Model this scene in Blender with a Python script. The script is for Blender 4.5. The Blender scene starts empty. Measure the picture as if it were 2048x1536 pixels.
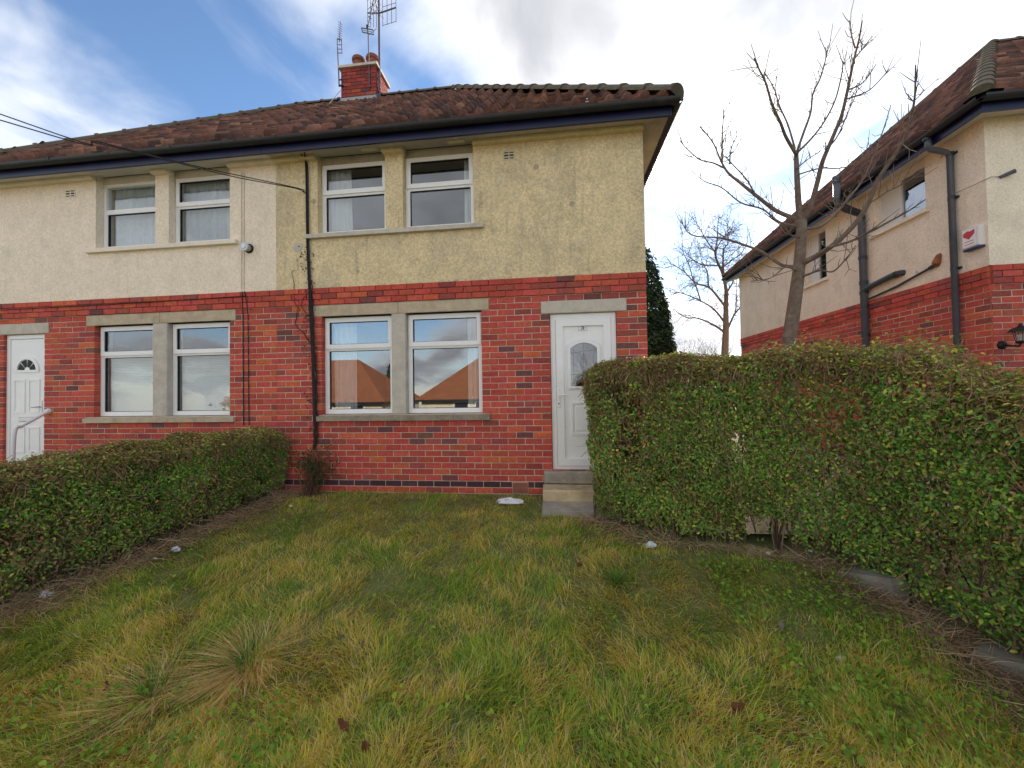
import bpy, math, random
import numpy as np
from mathutils import Matrix, Vector
random.seed(5); rng = np.random.default_rng(5)
SC = bpy.context.scene
COL = SC.collection
R_ = math.radians

# ------------------------------------------------------------------ camera
FPX = 760.0
YAW, PITCH, ROLL = np.radians([-6.45, 1.12, -0.93])
CAM = np.array([0, -5.0, 1.35])
def cam_axes(y, p, r):
    cy, sy, cp, sp, cr, sr = np.cos(y), np.sin(y), np.cos(p), np.sin(p), np.cos(r), np.sin(r)
    fw = np.array([sy*cp, cy*cp, sp]); rt = np.array([cy, -sy, 0]); up = np.cross(rt, fw)
    return cr*rt+sr*up, -sr*rt+cr*up, fw
RT, UP, FW = cam_axes(YAW, PITCH, ROLL)
cd = bpy.data.cameras.new('camera'); cam = bpy.data.objects.new('camera', cd); COL.objects.link(cam)
cd.sensor_width = 36; cd.lens = FPX/2048*36; cd.clip_start = 0.05; cd.clip_end = 3000
cam.matrix_world = Matrix(((RT[0], UP[0], -FW[0], CAM[0]), (RT[1], UP[1], -FW[1], CAM[1]), (RT[2], UP[2], -FW[2], CAM[2]), (0, 0, 0, 1)))
SC.camera = cam
def ray(x, y): return FW+RT*(x-1024)/FPX-UP*(y-768)/FPX      # photo pixel -> direction
def onY(x, y, Y=0.): r = ray(x, y); return CAM+r*((Y-CAM[1])/r[1])
def onX(x, y, X): r = ray(x, y); return CAM+r*((X-CAM[0])/r[0])
def gz(y):
    xs = [-60, -14, -8, -5, -3, 0, 60]; zs = [-3.9, -3.9, -0.85, -0.53, -0.39, 0, 0.3]
    return np.interp(y, xs, zs)
def onG(x, y):
    r = ray(x, y); lo, hi = .2, 60.
    for i in range(40):
        m = (lo+hi)/2; p = CAM+r*m
        if p[2] > gz(p[1]): lo = m
        else: hi = m
    return CAM+r*lo

# ------------------------------------------------------------------ world, sun, exposure
SUN_DIR = ray(1455, 430); SUN_DIR = SUN_DIR/np.linalg.norm(SUN_DIR)
SUN_EL = math.asin(SUN_DIR[2]); SUN_AZ = math.atan2(SUN_DIR[0], SUN_DIR[1])
world = bpy.data.worlds.new('World'); SC.world = world; world.use_nodes = True
def build_world():
    nt = world.node_tree; N = nt.nodes; L = nt.links; N.clear()
    def n(t, **k):
        o = N.new(t)
        for a, b in k.items(): setattr(o, a, b)
        return o
    def math_(op, a, b=None, c=None, clamp=False):
        m = n('ShaderNodeMath', operation=op); m.use_clamp = clamp
        for i, v in enumerate((a, b, c)):
            if v is None: continue
            if isinstance(v, (int, float)): m.inputs[i].default_value = v
            else: L.new(v, m.inputs[i])
        return m.outputs[0]
    def mix(f, a, b):
        m = n('ShaderNodeMix', data_type='RGBA')
        if isinstance(f, (int, float)): m.inputs[0].default_value = f
        else: L.new(f, m.inputs[0])
        for i, v in ((6, a), (7, b)):
            if isinstance(v, tuple): m.inputs[i].default_value = v
            else: L.new(v, m.inputs[i])
        return m.outputs[2]
    sky = n('ShaderNodeTexSky', sky_type='NISHITA'); sky.sun_disc = False
    sky.sun_elevation = SUN_EL; sky.sun_rotation = SUN_AZ; sky.air_density = 1.0; sky.dust_density = 0.1; sky.ozone_density = 3.5
    tc = n('ShaderNodeTexCoord'); nrm = n('ShaderNodeVectorMath', operation='NORMALIZE'); L.new(tc.outputs['Generated'], nrm.inputs[0])
    sep = n('ShaderNodeSeparateXYZ'); L.new(nrm.outputs[0], sep.inputs[0])
    zz = math_('ADD', math_('MAXIMUM', sep.outputs[2], 0.0), 0.22)
    cx = math_('DIVIDE', sep.outputs[0], zz); cy = math_('DIVIDE', sep.outputs[1], zz)
    cmb = n('ShaderNodeCombineXYZ'); L.new(cx, cmb.inputs[0]); L.new(cy, cmb.inputs[1])
    rot = n('ShaderNodeMapping'); rot.inputs['Rotation'].default_value = (0, 0, R_(-62)); rot.inputs['Scale'].default_value = (1.0, .72, 1); rot.inputs['Location'].default_value = (CLOUD_OFF[0], CLOUD_OFF[1], 0)
    L.new(cmb.outputs[0], rot.inputs[0])
    def noise(vec, sc, det, ro, dist=0.0):
        t = n('ShaderNodeTexNoise'); t.inputs['Scale'].default_value = sc; t.inputs['Detail'].default_value = det
        t.inputs['Roughness'].default_value = ro; t.inputs['Distortion'].default_value = dist; L.new(vec, t.inputs['Vector']); return t.outputs[0]
    big = noise(rot.outputs[0], 0.75, 6, .5, .5)
    fine = noise(rot.outputs[0], 3.0, 7, .55, .5)
    # angle to the sun
    dot = n('ShaderNodeVectorMath', operation='DOT_PRODUCT'); L.new(nrm.outputs[0], dot.inputs[0]); dot.inputs[1].default_value = tuple(SUN_DIR)
    d01 = math_('MAXIMUM', dot.outputs['Value'], 0.0)
    cover = 0.058
    dens = math_('ADD', math_('MULTIPLY_ADD', fine, .28, math_('MULTIPLY', big, .86)), cover)
    mask = n('ShaderNodeMapRange', interpolation_type='SMOOTHSTEP'); L.new(dens, mask.inputs[0])
    mask.inputs[1].default_value = .49; mask.inputs[2].default_value = .68
    thick = n('ShaderNodeMapRange', interpolation_type='SMOOTHSTEP'); L.new(dens, thick.inputs[0])
    thick.inputs[1].default_value = .58; thick.inputs[2].default_value = .76
    glow = math_('POWER', d01, 30.0); glow2 = math_('POWER', d01, 9.0)
    bright = mix(thick.outputs[0], (0.385, 0.385, 0.39, 1), (0.175, 0.18, 0.195, 1))
    gl = math_('ADD', math_('MULTIPLY', glow, 1.3), math_('MULTIPLY', glow2, 0.0))
    gl1 = math_('ADD', gl, 1.0)
    sc_ = n('ShaderNodeVectorMath', operation='SCALE'); L.new(bright, sc_.inputs[0]); L.new(gl1, sc_.inputs['Scale'])
    sks = n('ShaderNodeVectorMath', operation='SCALE'); L.new(sky.outputs[0], sks.inputs[0]); sks.inputs['Scale'].default_value = SKY_STR
    hz = n('ShaderNodeMapRange'); L.new(sep.outputs[2], hz.inputs[0]); hz.inputs[1].default_value = 0.0; hz.inputs[2].default_value = .25; hz.inputs[3].default_value = .6; hz.inputs[4].default_value = 0.0
    mk = math_('MAXIMUM', mask.outputs[0], hz.outputs[0])
    out = mix(mk, sks.outputs[0], sc_.outputs[0])
    bg = n('ShaderNodeBackground'); L.new(out, bg.inputs[0]); bg.inputs[1].default_value = 1.0
    wo = n('ShaderNodeOutputWorld'); L.new(bg.outputs[0], wo.inputs[0])
CLOUD_OFF = (9.23, 3.56)
SKY_STR = 0.066
build_world()
sl = bpy.data.lights.new('sun', 'SUN'); sl.energy = 2.4; sl.angle = R_(6); sl.color = (1.0, .90, .76)
so = bpy.data.objects.new('sun', sl); COL.objects.link(so); so.location = (6, 12, 20)
so.rotation_euler = Vector(SUN_DIR).to_track_quat('Z', 'Y').to_euler()
SC.view_settings.view_transform = 'Standard'; SC.view_settings.look = 'None'; SC.view_settings.gamma = 1
SC.view_settings.use_curve_mapping = False; SC.view_settings.exposure = 1.85

# ------------------------------------------------------------------ materials
def mat(name, col, rough=.7, var=.18, scale=7., bump=0., bscale=60., src=None, spec=.3, metal=0., patch=None, spots=None, trans=0., grain=None, streak=None):
    m = bpy.data.materials.new(name); m.use_nodes = True; nt = m.node_tree; N = nt.nodes; L = nt.links
    b = N['Principled BSDF']; b.inputs['Roughness'].default_value = rough; b.inputs['Metallic'].default_value = metal
    b.inputs['Specular IOR Level'].default_value = spec
    geo = N.new('ShaderNodeNewGeometry'); pos = geo.outputs['Position']
    def noise(sc, det=5, ro=.6, vec=None):
        t = N.new('ShaderNodeTexNoise'); t.inputs['Scale'].default_value = sc; t.inputs['Detail'].default_value = det; t.inputs['Roughness'].default_value = ro
        L.new(vec or pos, t.inputs['Vector']); return t.outputs[0]
    def ramp(v, a, b_, lo=0., hi=1.):
        r = N.new('ShaderNodeMapRange'); L.new(v, r.inputs[0]); r.inputs[1].default_value = a; r.inputs[2].default_value = b_; r.inputs[3].default_value = lo; r.inputs[4].default_value = hi; return r.outputs[0]
    def mix(f, a, c, mode='MIX'):
        x = N.new('ShaderNodeMix'); x.data_type = 'RGBA'; x.blend_type = mode
        if isinstance(f, float): x.inputs[0].default_value = f
        else: L.new(f, x.inputs[0])
        for i, v in ((6, a), (7, c)):
            if isinstance(v, tuple): x.inputs[i].default_value = (*v[:3], 1)
            else: L.new(v, x.inputs[i])
        return x.outputs[2]
    if src == 'object':
        o = N.new('ShaderNodeObjectInfo'); c = o.outputs['Color']
    elif src == 'attr':
        o = N.new('ShaderNodeVertexColor'); o.layer_name = 'Col'; c = o.outputs['Color']
    else:
        o = N.new('ShaderNodeRGB'); o.outputs[0].default_value = (*col, 1); c = o.outputs[0]
    if patch:                       # (colour, scale, lo, hi, strength)
        for p in (patch if isinstance(patch, list) else [patch]):
            f = ramp(noise(p[1], 6, .65), p[2], p[3], 0, p[4]); c = mix(f, c, p[0])
    if streak:                      # (colour, strength) vertical run marks
        mp = N.new('ShaderNodeMapping'); mp.inputs['Scale'].default_value = (9, 9, .7); L.new(pos, mp.inputs[0])
        f = ramp(noise(1.0, 6, .6, mp.outputs[0]), .56, .74, 0, streak[1]); c = mix(f, c, streak[0])
    if spots:                       # (colour, scale, radius, strength)
        v = N.new('ShaderNodeTexVoronoi'); v.inputs['Scale'].default_value = spots[1]; L.new(pos, v.inputs['Vector'])
        f = ramp(v.outputs['Distance'], spots[2]*.8, spots[2], spots[3], 0.); c = mix(f, c, spots[0])
    if var:
        f = ramp(noise(scale, 7, .65), .3, .7, 1-var, 1+var)
        s = N.new('ShaderNodeVectorMath'); s.operation = 'SCALE'; L.new(c, s.inputs[0]); L.new(f, s.inputs['Scale']); c = s.outputs[0]
    if grain:                       # (scale, amount) speckle
        f = ramp(noise(grain[0], 3, .7), .35, .65, 1-grain[1], 1+grain[1])
        s = N.new('ShaderNodeVectorMath'); s.operation = 'SCALE'; L.new(c, s.inputs[0]); L.new(f, s.inputs['Scale']); c = s.outputs[0]
    L.new(c, b.inputs['Base Color'])
    if bump:
        bp = N.new('ShaderNodeBump'); bp.inputs['Strength'].default_value = bump; bp.inputs['Distance'].default_value = .01
        L.new(noise(bscale, 4, .6), bp.inputs['Height']); L.new(bp.outputs[0], b.inputs['Normal'])
    if trans:
        tr = N.new('ShaderNodeBsdfTranslucent'); L.new(c, tr.inputs[0]); ms = N.new('ShaderNodeMixShader'); ms.inputs[0].default_value = trans
        L.new(b.outputs[0], ms.inputs[1]); L.new(tr.outputs[0], ms.inputs[2]); L.new(ms.outputs[0], N['Material Output'].inputs[0])
    return m
def glass(name, refl=.30, tint=(.93, .96, .96), wob=0., rough=0.):
    m = bpy.data.materials.new(name); m.use_nodes = True; nt = m.node_tree; N = nt.nodes; L = nt.links
    N.remove(N['Principled BSDF'])
    t = N.new('ShaderNodeBsdfTransparent'); t.inputs[0].default_value = (*tint, 1)
    g = N.new('ShaderNodeBsdfGlossy'); g.inputs['Roughness'].default_value = rough; g.inputs[0].default_value = (.95, .97, 1, 1)
    lw = N.new('ShaderNodeLayerWeight'); pw = N.new('ShaderNodeMath'); pw.operation = 'POWER'; L.new(lw.outputs['Facing'], pw.inputs[0]); pw.inputs[1].default_value = 5
    mr = N.new('ShaderNodeMath'); mr.operation = 'MULTIPLY_ADD'; L.new(pw.outputs[0], mr.inputs[0]); mr.inputs[1].default_value = 1-refl; mr.inputs[2].default_value = refl; mr.use_clamp = True
    ms = N.new('ShaderNodeMixShader'); L.new(mr.outputs[0], ms.inputs[0]); L.new(t.outputs[0], ms.inputs[1]); L.new(g.outputs[0], ms.inputs[2])
    if wob:
        geo = N.new('ShaderNodeNewGeometry'); tx = N.new('ShaderNodeTexNoise'); tx.inputs['Scale'].default_value = 4; tx.inputs['Detail'].default_value = 3; L.new(geo.outputs['Position'], tx.inputs['Vector'])
        bp = N.new('ShaderNodeBump'); bp.inputs['Strength'].default_value = wob; bp.inputs['Distance'].default_value = .02; L.new(tx.outputs[0], bp.inputs['Height']); L.new(bp.outputs[0], g.inputs['Normal'])
    L.new(ms.outputs[0], N['Material Output'].inputs[0]); return m
MT = {}
MT['brick_o'] = mat('brick_piece', (0, 0, 0), .85, .22, 22, .5, 120, src='object', patch=((.12, .05, .05), 4, .56, .80, .35), grain=(120, .14))
MT['brick_a'] = mat('brick_mass', (0, 0, 0), .85, .22, 22, .5, 120, src='attr', patch=((.12, .05, .05), 4, .56, .80, .35), grain=(120, .14))
MT['mortar'] = mat('mortar', (.56, .46, .36), .95, .2, 9, .5, 150, patch=((.34, .27, .2), 3, .55, .8, .5))
MT['render_main'] = mat('roughcast_yellow', (.74, .60, .36), .95, .12, 3.2, 1.0, 60, patch=[((.36, .31, .23), 1.1, .48, .74, .6), ((.26, .22, .17), 4.5, .58, .76, .6)], spots=((.27, .24, .20), 2.7, .12, .6), streak=((.26, .22, .16), .5), grain=(42, .20))
MT['render_white'] = mat('roughcast_cream', (.88, .76, .60), .95, .07, 3, 1.0, 50, patch=((.52, .47, .39), 1.7, .54, .8, .5), streak=((.5, .45, .38), .22), grain=(38, .11))
MT['render_neigh'] = mat('roughcast_pale', (.86, .73, .58), .95, .08, 3, 1.0, 50, patch=((.50, .44, .36), 2.0, .54, .8, .5), spots=((.3, .22, .15), 2.6, .06, .6), streak=((.46, .4, .32), .3), grain=(40, .12))
MT['paint_cream'] = mat('painted_stone_cream', (.70, .585, .37), .8, .14, 6, .3, 40, patch=((.33, .28, .2), 5, .55, .75, .5))
MT['paint_white'] = mat('painted_stone_white', (.82, .73, .60), .8, .08, 6, .3, 40, patch=((.5, .45, .37), 5, .58, .8, .4))
MT['stone'] = mat('sandstone', (.52, .43, .30), .9, .16, 7, .4, 90, patch=((.24, .20, .15), 5, .5, .75, .5), grain=(150, .12))
MT['stone_grey'] = mat('cast_stone_grey', (.55, .50, .42), .9, .14, 8, .4, 90, patch=((.28, .26, .23), 6, .55, .78, .45), grain=(150, .12))
MT['sill_mossy'] = mat('mossy_sill_stone', (.34, .29, .21), .95, .2, 9, .6, 70, patch=[((.15, .13, .08), 7, .48, .7, .7), ((.55, .53, .48), 22, .62, .7, .6)])
MT['step'] = mat('worn_sandstone_step', (.58, .46, .28), .95, .2, 6, .5, 60, patch=[((.22, .20, .13), 4, .47, .7, .7), ((.7, .66, .55), 40, .64, .72, .6)])
MT['step_dark'] = mat('dark_paving_slab', (.34, .31, .26), .95, .25, 6, .5, 60, patch=[((.50, .40, .26), 2.5, .48, .62, .8), ((.7, .66, .58), 45, .62, .70, .6)])
MT['upvc'] = mat('white_upvc', (.86, .86, .85), .32, .03, 5, 0, spec=.5, patch=((.62, .60, .56), 6, .58, .8, .35))
MT['upvc_old'] = mat('weathered_upvc', (.74, .70, .66), .4, .05, 5, 0, spec=.5, patch=((.52, .46, .40), 6, .55, .8, .4))
MT['gasket'] = mat('black_gasket', (.02, .02, .022), .6, 0)
MT['glass'] = glass('window_glass', .17)
MT['glass_up'] = glass('upper_window_glass', .11)
MT['glass_wavy'] = glass('rippled_window_glass', .12, wob=.10)
MT['glass_dark'] = glass('leaded_door_glass', .22, (.35, .34, .36), wob=.3, rough=.12)
MT['glass_dull'] = glass('neighbour_glass', .30, (.5, .55, .6), wob=.06)
MT['curtain'] = mat('white_curtain', (.86, .86, .86), .9, .04, 10, 0, trans=.35)
MT['net'] = mat('net_curtain', (.74, .78, .82), .9, .08, 14, 0, trans=.35)
MT['blind'] = mat('white_blind', (.72, .71, .66), .7, .04, 10, 0)
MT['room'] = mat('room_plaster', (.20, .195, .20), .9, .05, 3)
MT['navy'] = mat('navy_fascia_paint', (.008, .010, .045), .35, .2, 6, .1, 30, spec=.5, patch=((.10, .095, .10), 9, .64, .78, .35))
MT['gutter'] = mat('black_gutter', (.010, .011, .015), .5, .2, 8, 0, spec=.5, patch=((.06, .06, .06), 5, .55, .75, .5))
MT['soffit'] = mat('soffit_board', (.47, .42, .36), .85, .15, 5, .1, 40, patch=((.2, .18, .15), 4, .52, .75, .6))
MT['soffit_w'] = mat('white_soffit_board', (.66, .61, .55), .85, .1, 5, .1, 40, patch=((.35, .32, .28), 4, .56, .78, .5))
TP = [((.030, .026, .024), 2.2, .44, .68, .7), ((.20, .15, .03), 6, .60, .74, .55), ((.24, .21, .17), 16, .62, .74, .4)]
MT['tile_o'] = mat('roof_tile_piece', (0, 0, 0), .85, .25, 14, .4, 80, src='object', patch=TP, grain=(120, .16))
MT['tile_a'] = mat('roof_tile_mass', (0, 0, 0), .85, .25, 14, .4, 80, src='attr', patch=TP, grain=(190, .14))
MT['ridge'] = mat('ridge_tile', (.13, .10, .075), .9, .25, 7, .5, 50, patch=[((.10, .115, .06), 4, .45, .65, .7), ((.32, .29, .23), 14, .60, .74, .45)], grain=(150, .15))
MT['underlay'] = mat('roof_underlay', (.03, .022, .02), .95, .2, 6)
MT['lead'] = mat('lead_flashing', (.34, .36, .38), .55, .18, 8, .2, 30)
MT['pot'] = mat('terracotta_pot', (.28, .10, .07), .85, .25, 8, .2, 40, patch=((.06, .045, .04), 5, .5, .7, .7))
MT['iron'] = mat('grey_steel', (.14, .12, .14), .5, .2, 10, 0, metal=.6)
MT['cable'] = mat('black_cable', (.018, .015, .018), .6, .2, 20)
MT['cable_c'] = mat('painted_cable', (.62, .54, .44), .8, .1, 20)
MT['creeper'] = mat('dead_creeper', (.045, .028, .024), .9, .3, 30)
MT['pipe'] = mat('grey_plastic_pipe', (.085, .095, .12), .4, .15, 6, 0, spec=.5, patch=((.17, .18, .2), 9, .58, .76, .4))
MT['pipe_b'] = mat('black_plastic_pipe', (.03, .034, .042), .4, .15, 6, 0, spec=.5)
MT['rust'] = mat('rusty_metal', (.30, .12, .05), .9, .3, 20)
MT['vent_c'] = mat('cream_vent', (.62, .54, .38), .8, .1, 12)
MT['vent_d'] = mat('vent_dark', (.06, .05, .045), .9, .1, 12)
MT['terra'] = mat('terracotta_air_brick', (.33, .075, .05), .85, .2, 14)
MT['steel'] = mat('flue_metal', (.45, .46, .46), .35, .2, 12, 0, metal=.8)
MT['grass'] = mat('grass_blades', (0, 0, 0), .55, 0, src='attr', trans=.5, spec=.3)
MT['leaf'] = mat('privet_leaves', (0, 0, 0), .42, 0, src='attr', trans=.35, spec=.38)
MT['twig'] = mat('hedge_twigs', (0, 0, 0), .9, .2, 40, src='attr')
MT['bark'] = mat('young_bark', (.17, .125, .095), .9, .25, 18, .5, 60, patch=((.28, .23, .18), 9, .5, .7, .5))
MT['bark_far'] = mat('far_bark', (.16, .11, .085), .9, .2, 10)
MT['conifer'] = mat('conifer_foliage', (0, 0, 0), .6, 0, src='attr', trans=.15)
MT['soil'] = mat('lawn_soil', (.15, .14, .055), .95, .35, 6, .8, 30, patch=[((.12, .17, .04), 2.5, .4, .65, .7), ((.13, .085, .05), 5, .55, .75, .6)])
MT['conc'] = mat('pale_concrete', (.36, .30, .22), .95, .15, 4, .4, 60, patch=((.30, .26, .2), 2, .5, .75, .5))
MT['rock'] = mat('rough_stone', (.20, .185, .15), .95, .25, 6, .7, 30, patch=((.11, .12, .07), 4, .5, .7, .5))
MT['paper'] = mat('crumpled_paper', (.70, .72, .76), .8, .1, 30, .2, 60, patch=((.35, .42, .55), 14, .55, .7, .5))
MT['plastic'] = mat('clear_plastic_litter', (.62, .66, .72), .3, .2, 40, .3, 40, spec=.6)
MT['red'] = mat('red_print', (.55, .05, .06), .5, .1, 30)
MT['blue'] = mat('blue_plastic', (.02, .05, .16), .4, .1, 30)
MT['dleaf'] = mat('dead_leaf', (.16, .065, .03), .8, .3, 30, trans=.2)
MT['white'] = mat('white_paint', (.80, .80, .80), .4, .05, 9)
MT['black'] = mat('black_metal', (.02, .02, .022), .4, .1, 9, 0, metal=.5)
MT['grey'] = mat('grey_lettering', (.12, .12, .13), .5, 0)
MT['lampglass'] = glass('lamp_glass', .2, (.85, .88, .9))
MT['op_wall'] = mat('opposite_cream', (.70, .60, .42), .9, .06, 2)
MT['op_roof'] = mat('opposite_tiles', (.30, .11, .05), .9, .2, 3, patch=((.16, .06, .035), 2, .45, .7, .6))
MT['asphalt'] = mat('asphalt', (.05, .05, .052), .9, .2, 20, .3, 90)

# ------------------------------------------------------------------ helpers
WM = {}
def new_obj(name, me, m=None, parent=None, matrix=None):
    o = bpy.data.objects.new(name, me)
    if me is not None and m is not None and len(me.materials) == 0: me.materials.append(m)
    COL.objects.link(o)
    mw = matrix if matrix is not None else Matrix.Identity(4)
    if parent is not None:
        o.parent = parent; o.matrix_basis = WM[parent].inverted() @ mw
    else: o.matrix_basis = mw
    WM[o] = mw
    return o
def tag(o, label=None, cat=None, group=None, kind=None):
    if label: o['label'] = label
    if cat: o['category'] = cat
    if group: o['group'] = group
    if kind: o['kind'] = kind
    return o
def thing(name, loc, label, cat, group=None):
    o = bpy.data.objects.new(name, None); o.empty_display_size = .2; COL.objects.link(o)
    mw = Matrix.Translation(Vector([float(v) for v in loc])); o.matrix_basis = mw; WM[o] = mw
    return tag(o, label, cat, group)
IDT = lambda v: v
class MB:
    def __init__(s, T=None): s.v = []; s.f = []; s.T = T; s.c = []; s.smooth = False
    def add(s, vs, fs, col=None):
        b = len(s.v); s.v += [tuple(v) for v in vs]; s.f += [tuple(i+b for i in f) for f in fs]
        if col is not None: s.c += [tuple(col)]*len(vs)
        return s
    def box(s, x0, x1, y0, y1, z0, z1, col=None):
        return s.add([(x0, y0, z0), (x1, y0, z0), (x1, y1, z0), (x0, y1, z0), (x0, y0, z1), (x1, y0, z1), (x1, y1, z1), (x0, y1, z1)],
              [(0, 1, 5, 4), (1, 2, 6, 5), (2, 3, 7, 6), (3, 0, 4, 7), (4, 5, 6, 7), (3, 2, 1, 0)], col)
    def cbox(s, x0, x1, y0, y1, z0, z1, c=.006, col=None):      # chamfered on the front (low y) face
        vs = [(x0, y1, z0), (x1, y1, z0), (x1, y1, z1), (x0, y1, z1), (x0, y0+c, z0), (x1, y0+c, z0), (x1, y0+c, z1), (x0, y0+c, z1),
              (x0+c, y0, z0+c), (x1-c, y0, z0+c), (x1-c, y0, z1-c), (x0+c, y0, z1-c)]
        fs = [(0, 1, 5, 4), (1, 2, 6, 5), (2, 3, 7, 6), (3, 0, 4, 7), (4, 5, 9, 8), (5, 6, 10, 9), (6, 7, 11, 10), (7, 4, 8, 11), (8, 9, 10, 11), (3, 2, 1, 0)]
        return s.add(vs, fs, col)
    def tube(s, pts, r, n=8, cap=True, col=None):
        pts = [np.array(p, float) for p in pts]; K = len(pts)
        rs = r if isinstance(r, (list, tuple)) else [r]*K
        vs = []; fs = []; u = None
        for i in range(K):
            t = pts[min(i+1, K-1)]-pts[max(i-1, 0)]; t = t/(np.linalg.norm(t)+1e-9)
            if u is None: u = np.cross(t, [0, 0, 1] if abs(t[2]) < .9 else [1, 0, 0])
            u = u-t*(u@t); u = u/(np.linalg.norm(u)+1e-9); w = np.cross(t, u)
            for k in range(n):
                a = 2*math.pi*k/n; vs.append(pts[i]+rs[i]*(math.cos(a)*u+math.sin(a)*w))
        for i in range(K-1):
            for k in range(n): fs.append((i*n+k, i*n+(k+1) % n, (i+1)*n+(k+1) % n, (i+1)*n+k))
        if cap: fs.append(tuple(range(n-1, -1, -1))); fs.append(tuple((K-1)*n+k for k in range(n)))
        return s.add(vs, fs, col)
    def prism(s, poly, y0, y1, col=None):                       # poly in x,z extruded along y
        n = len(poly); vs = [(p[0], y0, p[1]) for p in poly]+[(p[0], y1, p[1]) for p in poly]
        fs = [tuple(range(n)), tuple(range(2*n-1, n-1, -1))]+[(i, n+i, n+(i+1) % n, (i+1) % n) for i in range(n)]
        return s.add(vs, fs, col)
    def ring(s, outer, inner, y0, y1):                          # closed profile ring x,z
        n = len(outer); vs = [(p[0], y0, p[1]) for p in outer]+[(p[0], y0, p[1]) for p in inner]+[(p[0], y1, p[1]) for p in outer]+[(p[0], y1, p[1]) for p in inner]
        fs = []
        for i in range(n):
            j = (i+1) % n
            fs += [(i, j, n+j, n+i), (2*n+j, 2*n+i, 3*n+i, 3*n+j), (j, i, 2*n+i, 2*n+j), (n+i, n+j, 3*n+j, 3*n+i)]
        return s.add(vs, fs)
    def mesh(s, name):
        me = bpy.data.meshes.new(name); vs = s.v
        if s.T is not None: vs = [tuple(s.T(v)) for v in vs]
        me.from_pydata(vs, [], s.f)
        if s.c and len(s.c) == len(vs):
            a = me.color_attributes.new('Col', 'FLOAT_COLOR', 'POINT'); a.data.foreach_set('color', np.array([(*c[:3], 1) for c in s.c], dtype=np.float32).ravel())
        if s.smooth: me.shade_smooth()
        me.update(); return me
    def build(s, name, m, parent=None): return new_obj(name, s.mesh(name), m, parent)
def np_mesh(name, V, F, C=None, smooth=False):
    """V (n,3), F list of (k,m) int arrays, C (n,3)"""
    me = bpy.data.meshes.new(name); me.vertices.add(len(V)); me.vertices.foreach_set('co', np.ascontiguousarray(V, dtype=np.float32).ravel())
    loops = np.concatenate([f.ravel() for f in F]); sizes = np.concatenate([np.full(len(f), f.shape[1]) for f in F])
    me.loops.add(len(loops)); me.loops.foreach_set('vertex_index', loops.astype(np.int32))
    me.polygons.add(len(sizes)); me.polygons.foreach_set('loop_start', np.concatenate([[0], np.cumsum(sizes)[:-1]]).astype(np.int32))
    if smooth: me.polygons.foreach_set('use_smooth', np.ones(len(sizes), dtype=bool))
    if C is not None:
        a = me.color_attributes.new('Col', 'FLOAT_COLOR', 'POINT'); a.data.foreach_set('color', np.c_[C, np.ones(len(C))].astype(np.float32).ravel())
    me.update(); me.validate(); return me
# smooth value noise in numpy
_G = rng.random((64, 64, 64))
def vnoise(P, sc=1.0):
    q = np.asarray(P)*sc+100.0; i = np.floor(q).astype(int); f = q-i; f = f*f*(3-2*f); i %= 64; j = (i+1) % 64
    def g(a, b, c): return _G[a, b, c]
    x0, y0, z0 = i.T; x1, y1, z1 = j.T; fx, fy, fz = f.T
    a = g(x0, y0, z0)*(1-fx)+g(x1, y0, z0)*fx; b = g(x0, y1, z0)*(1-fx)+g(x1, y1, z0)*fx
    c = g(x0, y0, z1)*(1-fx)+g(x1, y0, z1)*fx; d = g(x0, y1, z1)*(1-fx)+g(x1, y1, z1)*fx
    return (a*(1-fy)+b*fy)*(1-fz)+(c*(1-fy)+d*fy)*fz
def fbm(P, sc, o=3): return sum(vnoise(P, sc*2**k)*.5**k for k in range(o))/sum(.5**k for k in range(o))
def tubes_np(P, r, n=3):
    """P (N,K,3), r (N,K) -> V,F for N tubes"""
    N, K, _ = P.shape; t = np.zeros_like(P); t[:, 1:-1] = P[:, 2:]-P[:, :-2]; t[:, 0] = P[:, 1]-P[:, 0]; t[:, -1] = P[:, -1]-P[:, -2]
    t /= np.linalg.norm(t, axis=2, keepdims=True)+1e-9
    ref = np.where(np.abs(t[..., 2:3]) < .9, np.array([0, 0, 1.]), np.array([1., 0, 0])); u = np.cross(t, ref); u /= np.linalg.norm(u, axis=2, keepdims=True)+1e-9; w = np.cross(t, u)
    V = np.stack([P+r[..., None]*(math.cos(2*math.pi*k/n)*u+math.sin(2*math.pi*k/n)*w) for k in range(n)], axis=2).reshape(-1, 3)
    b = (np.arange(N)*K*n)[:, None, None]+(np.arange(K-1)*n)[None, :, None]; k = np.arange(n)[None, None, :]; k2 = (k+1) % n
    F = np.stack([b+k, b+k2, b+n+k2, b+n+k], axis=-1).reshape(-1, 4)
    return V, F

# ------------------------------------------------------------------ ground
COURSE, PITCH_B = 2.85/35, .2265
def hedge_edge_l(y): return np.interp(y, [-6, -2.53, -1.67, 0], [-4.9, -4.30, -4.02, -3.62])
GX = np.unique(np.r_[np.linspace(-60, -12, 12), np.linspace(-12, 9, 85), np.linspace(9, 60, 12)])
GY = np.unique(np.r_[np.linspace(-70, -16, 12), np.linspace(-16, -5, 20), np.linspace(-5, 1.0, 40), np.linspace(1, 400, 20)])
XX, YY = np.meshgrid(GX, GY)
def ground_z(x, y):
    z = gz(y)
    lf = np.clip((y+5.5)/2, 0, 1)*np.clip(-y/0.4, 0, 1)
    P = np.stack([x, y, np.zeros_like(x)], -1).reshape(-1, 3)
    return z+(.05*(fbm(P, 1.3, 2)-.5)+.05*(fbm(P, 4, 2)-.5)).reshape(x.shape)*lf
ZZ = ground_z(XX, YY)
nx, ny = len(GX), len(GY); idx = np.arange(nx*ny).reshape(ny, nx)
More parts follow.
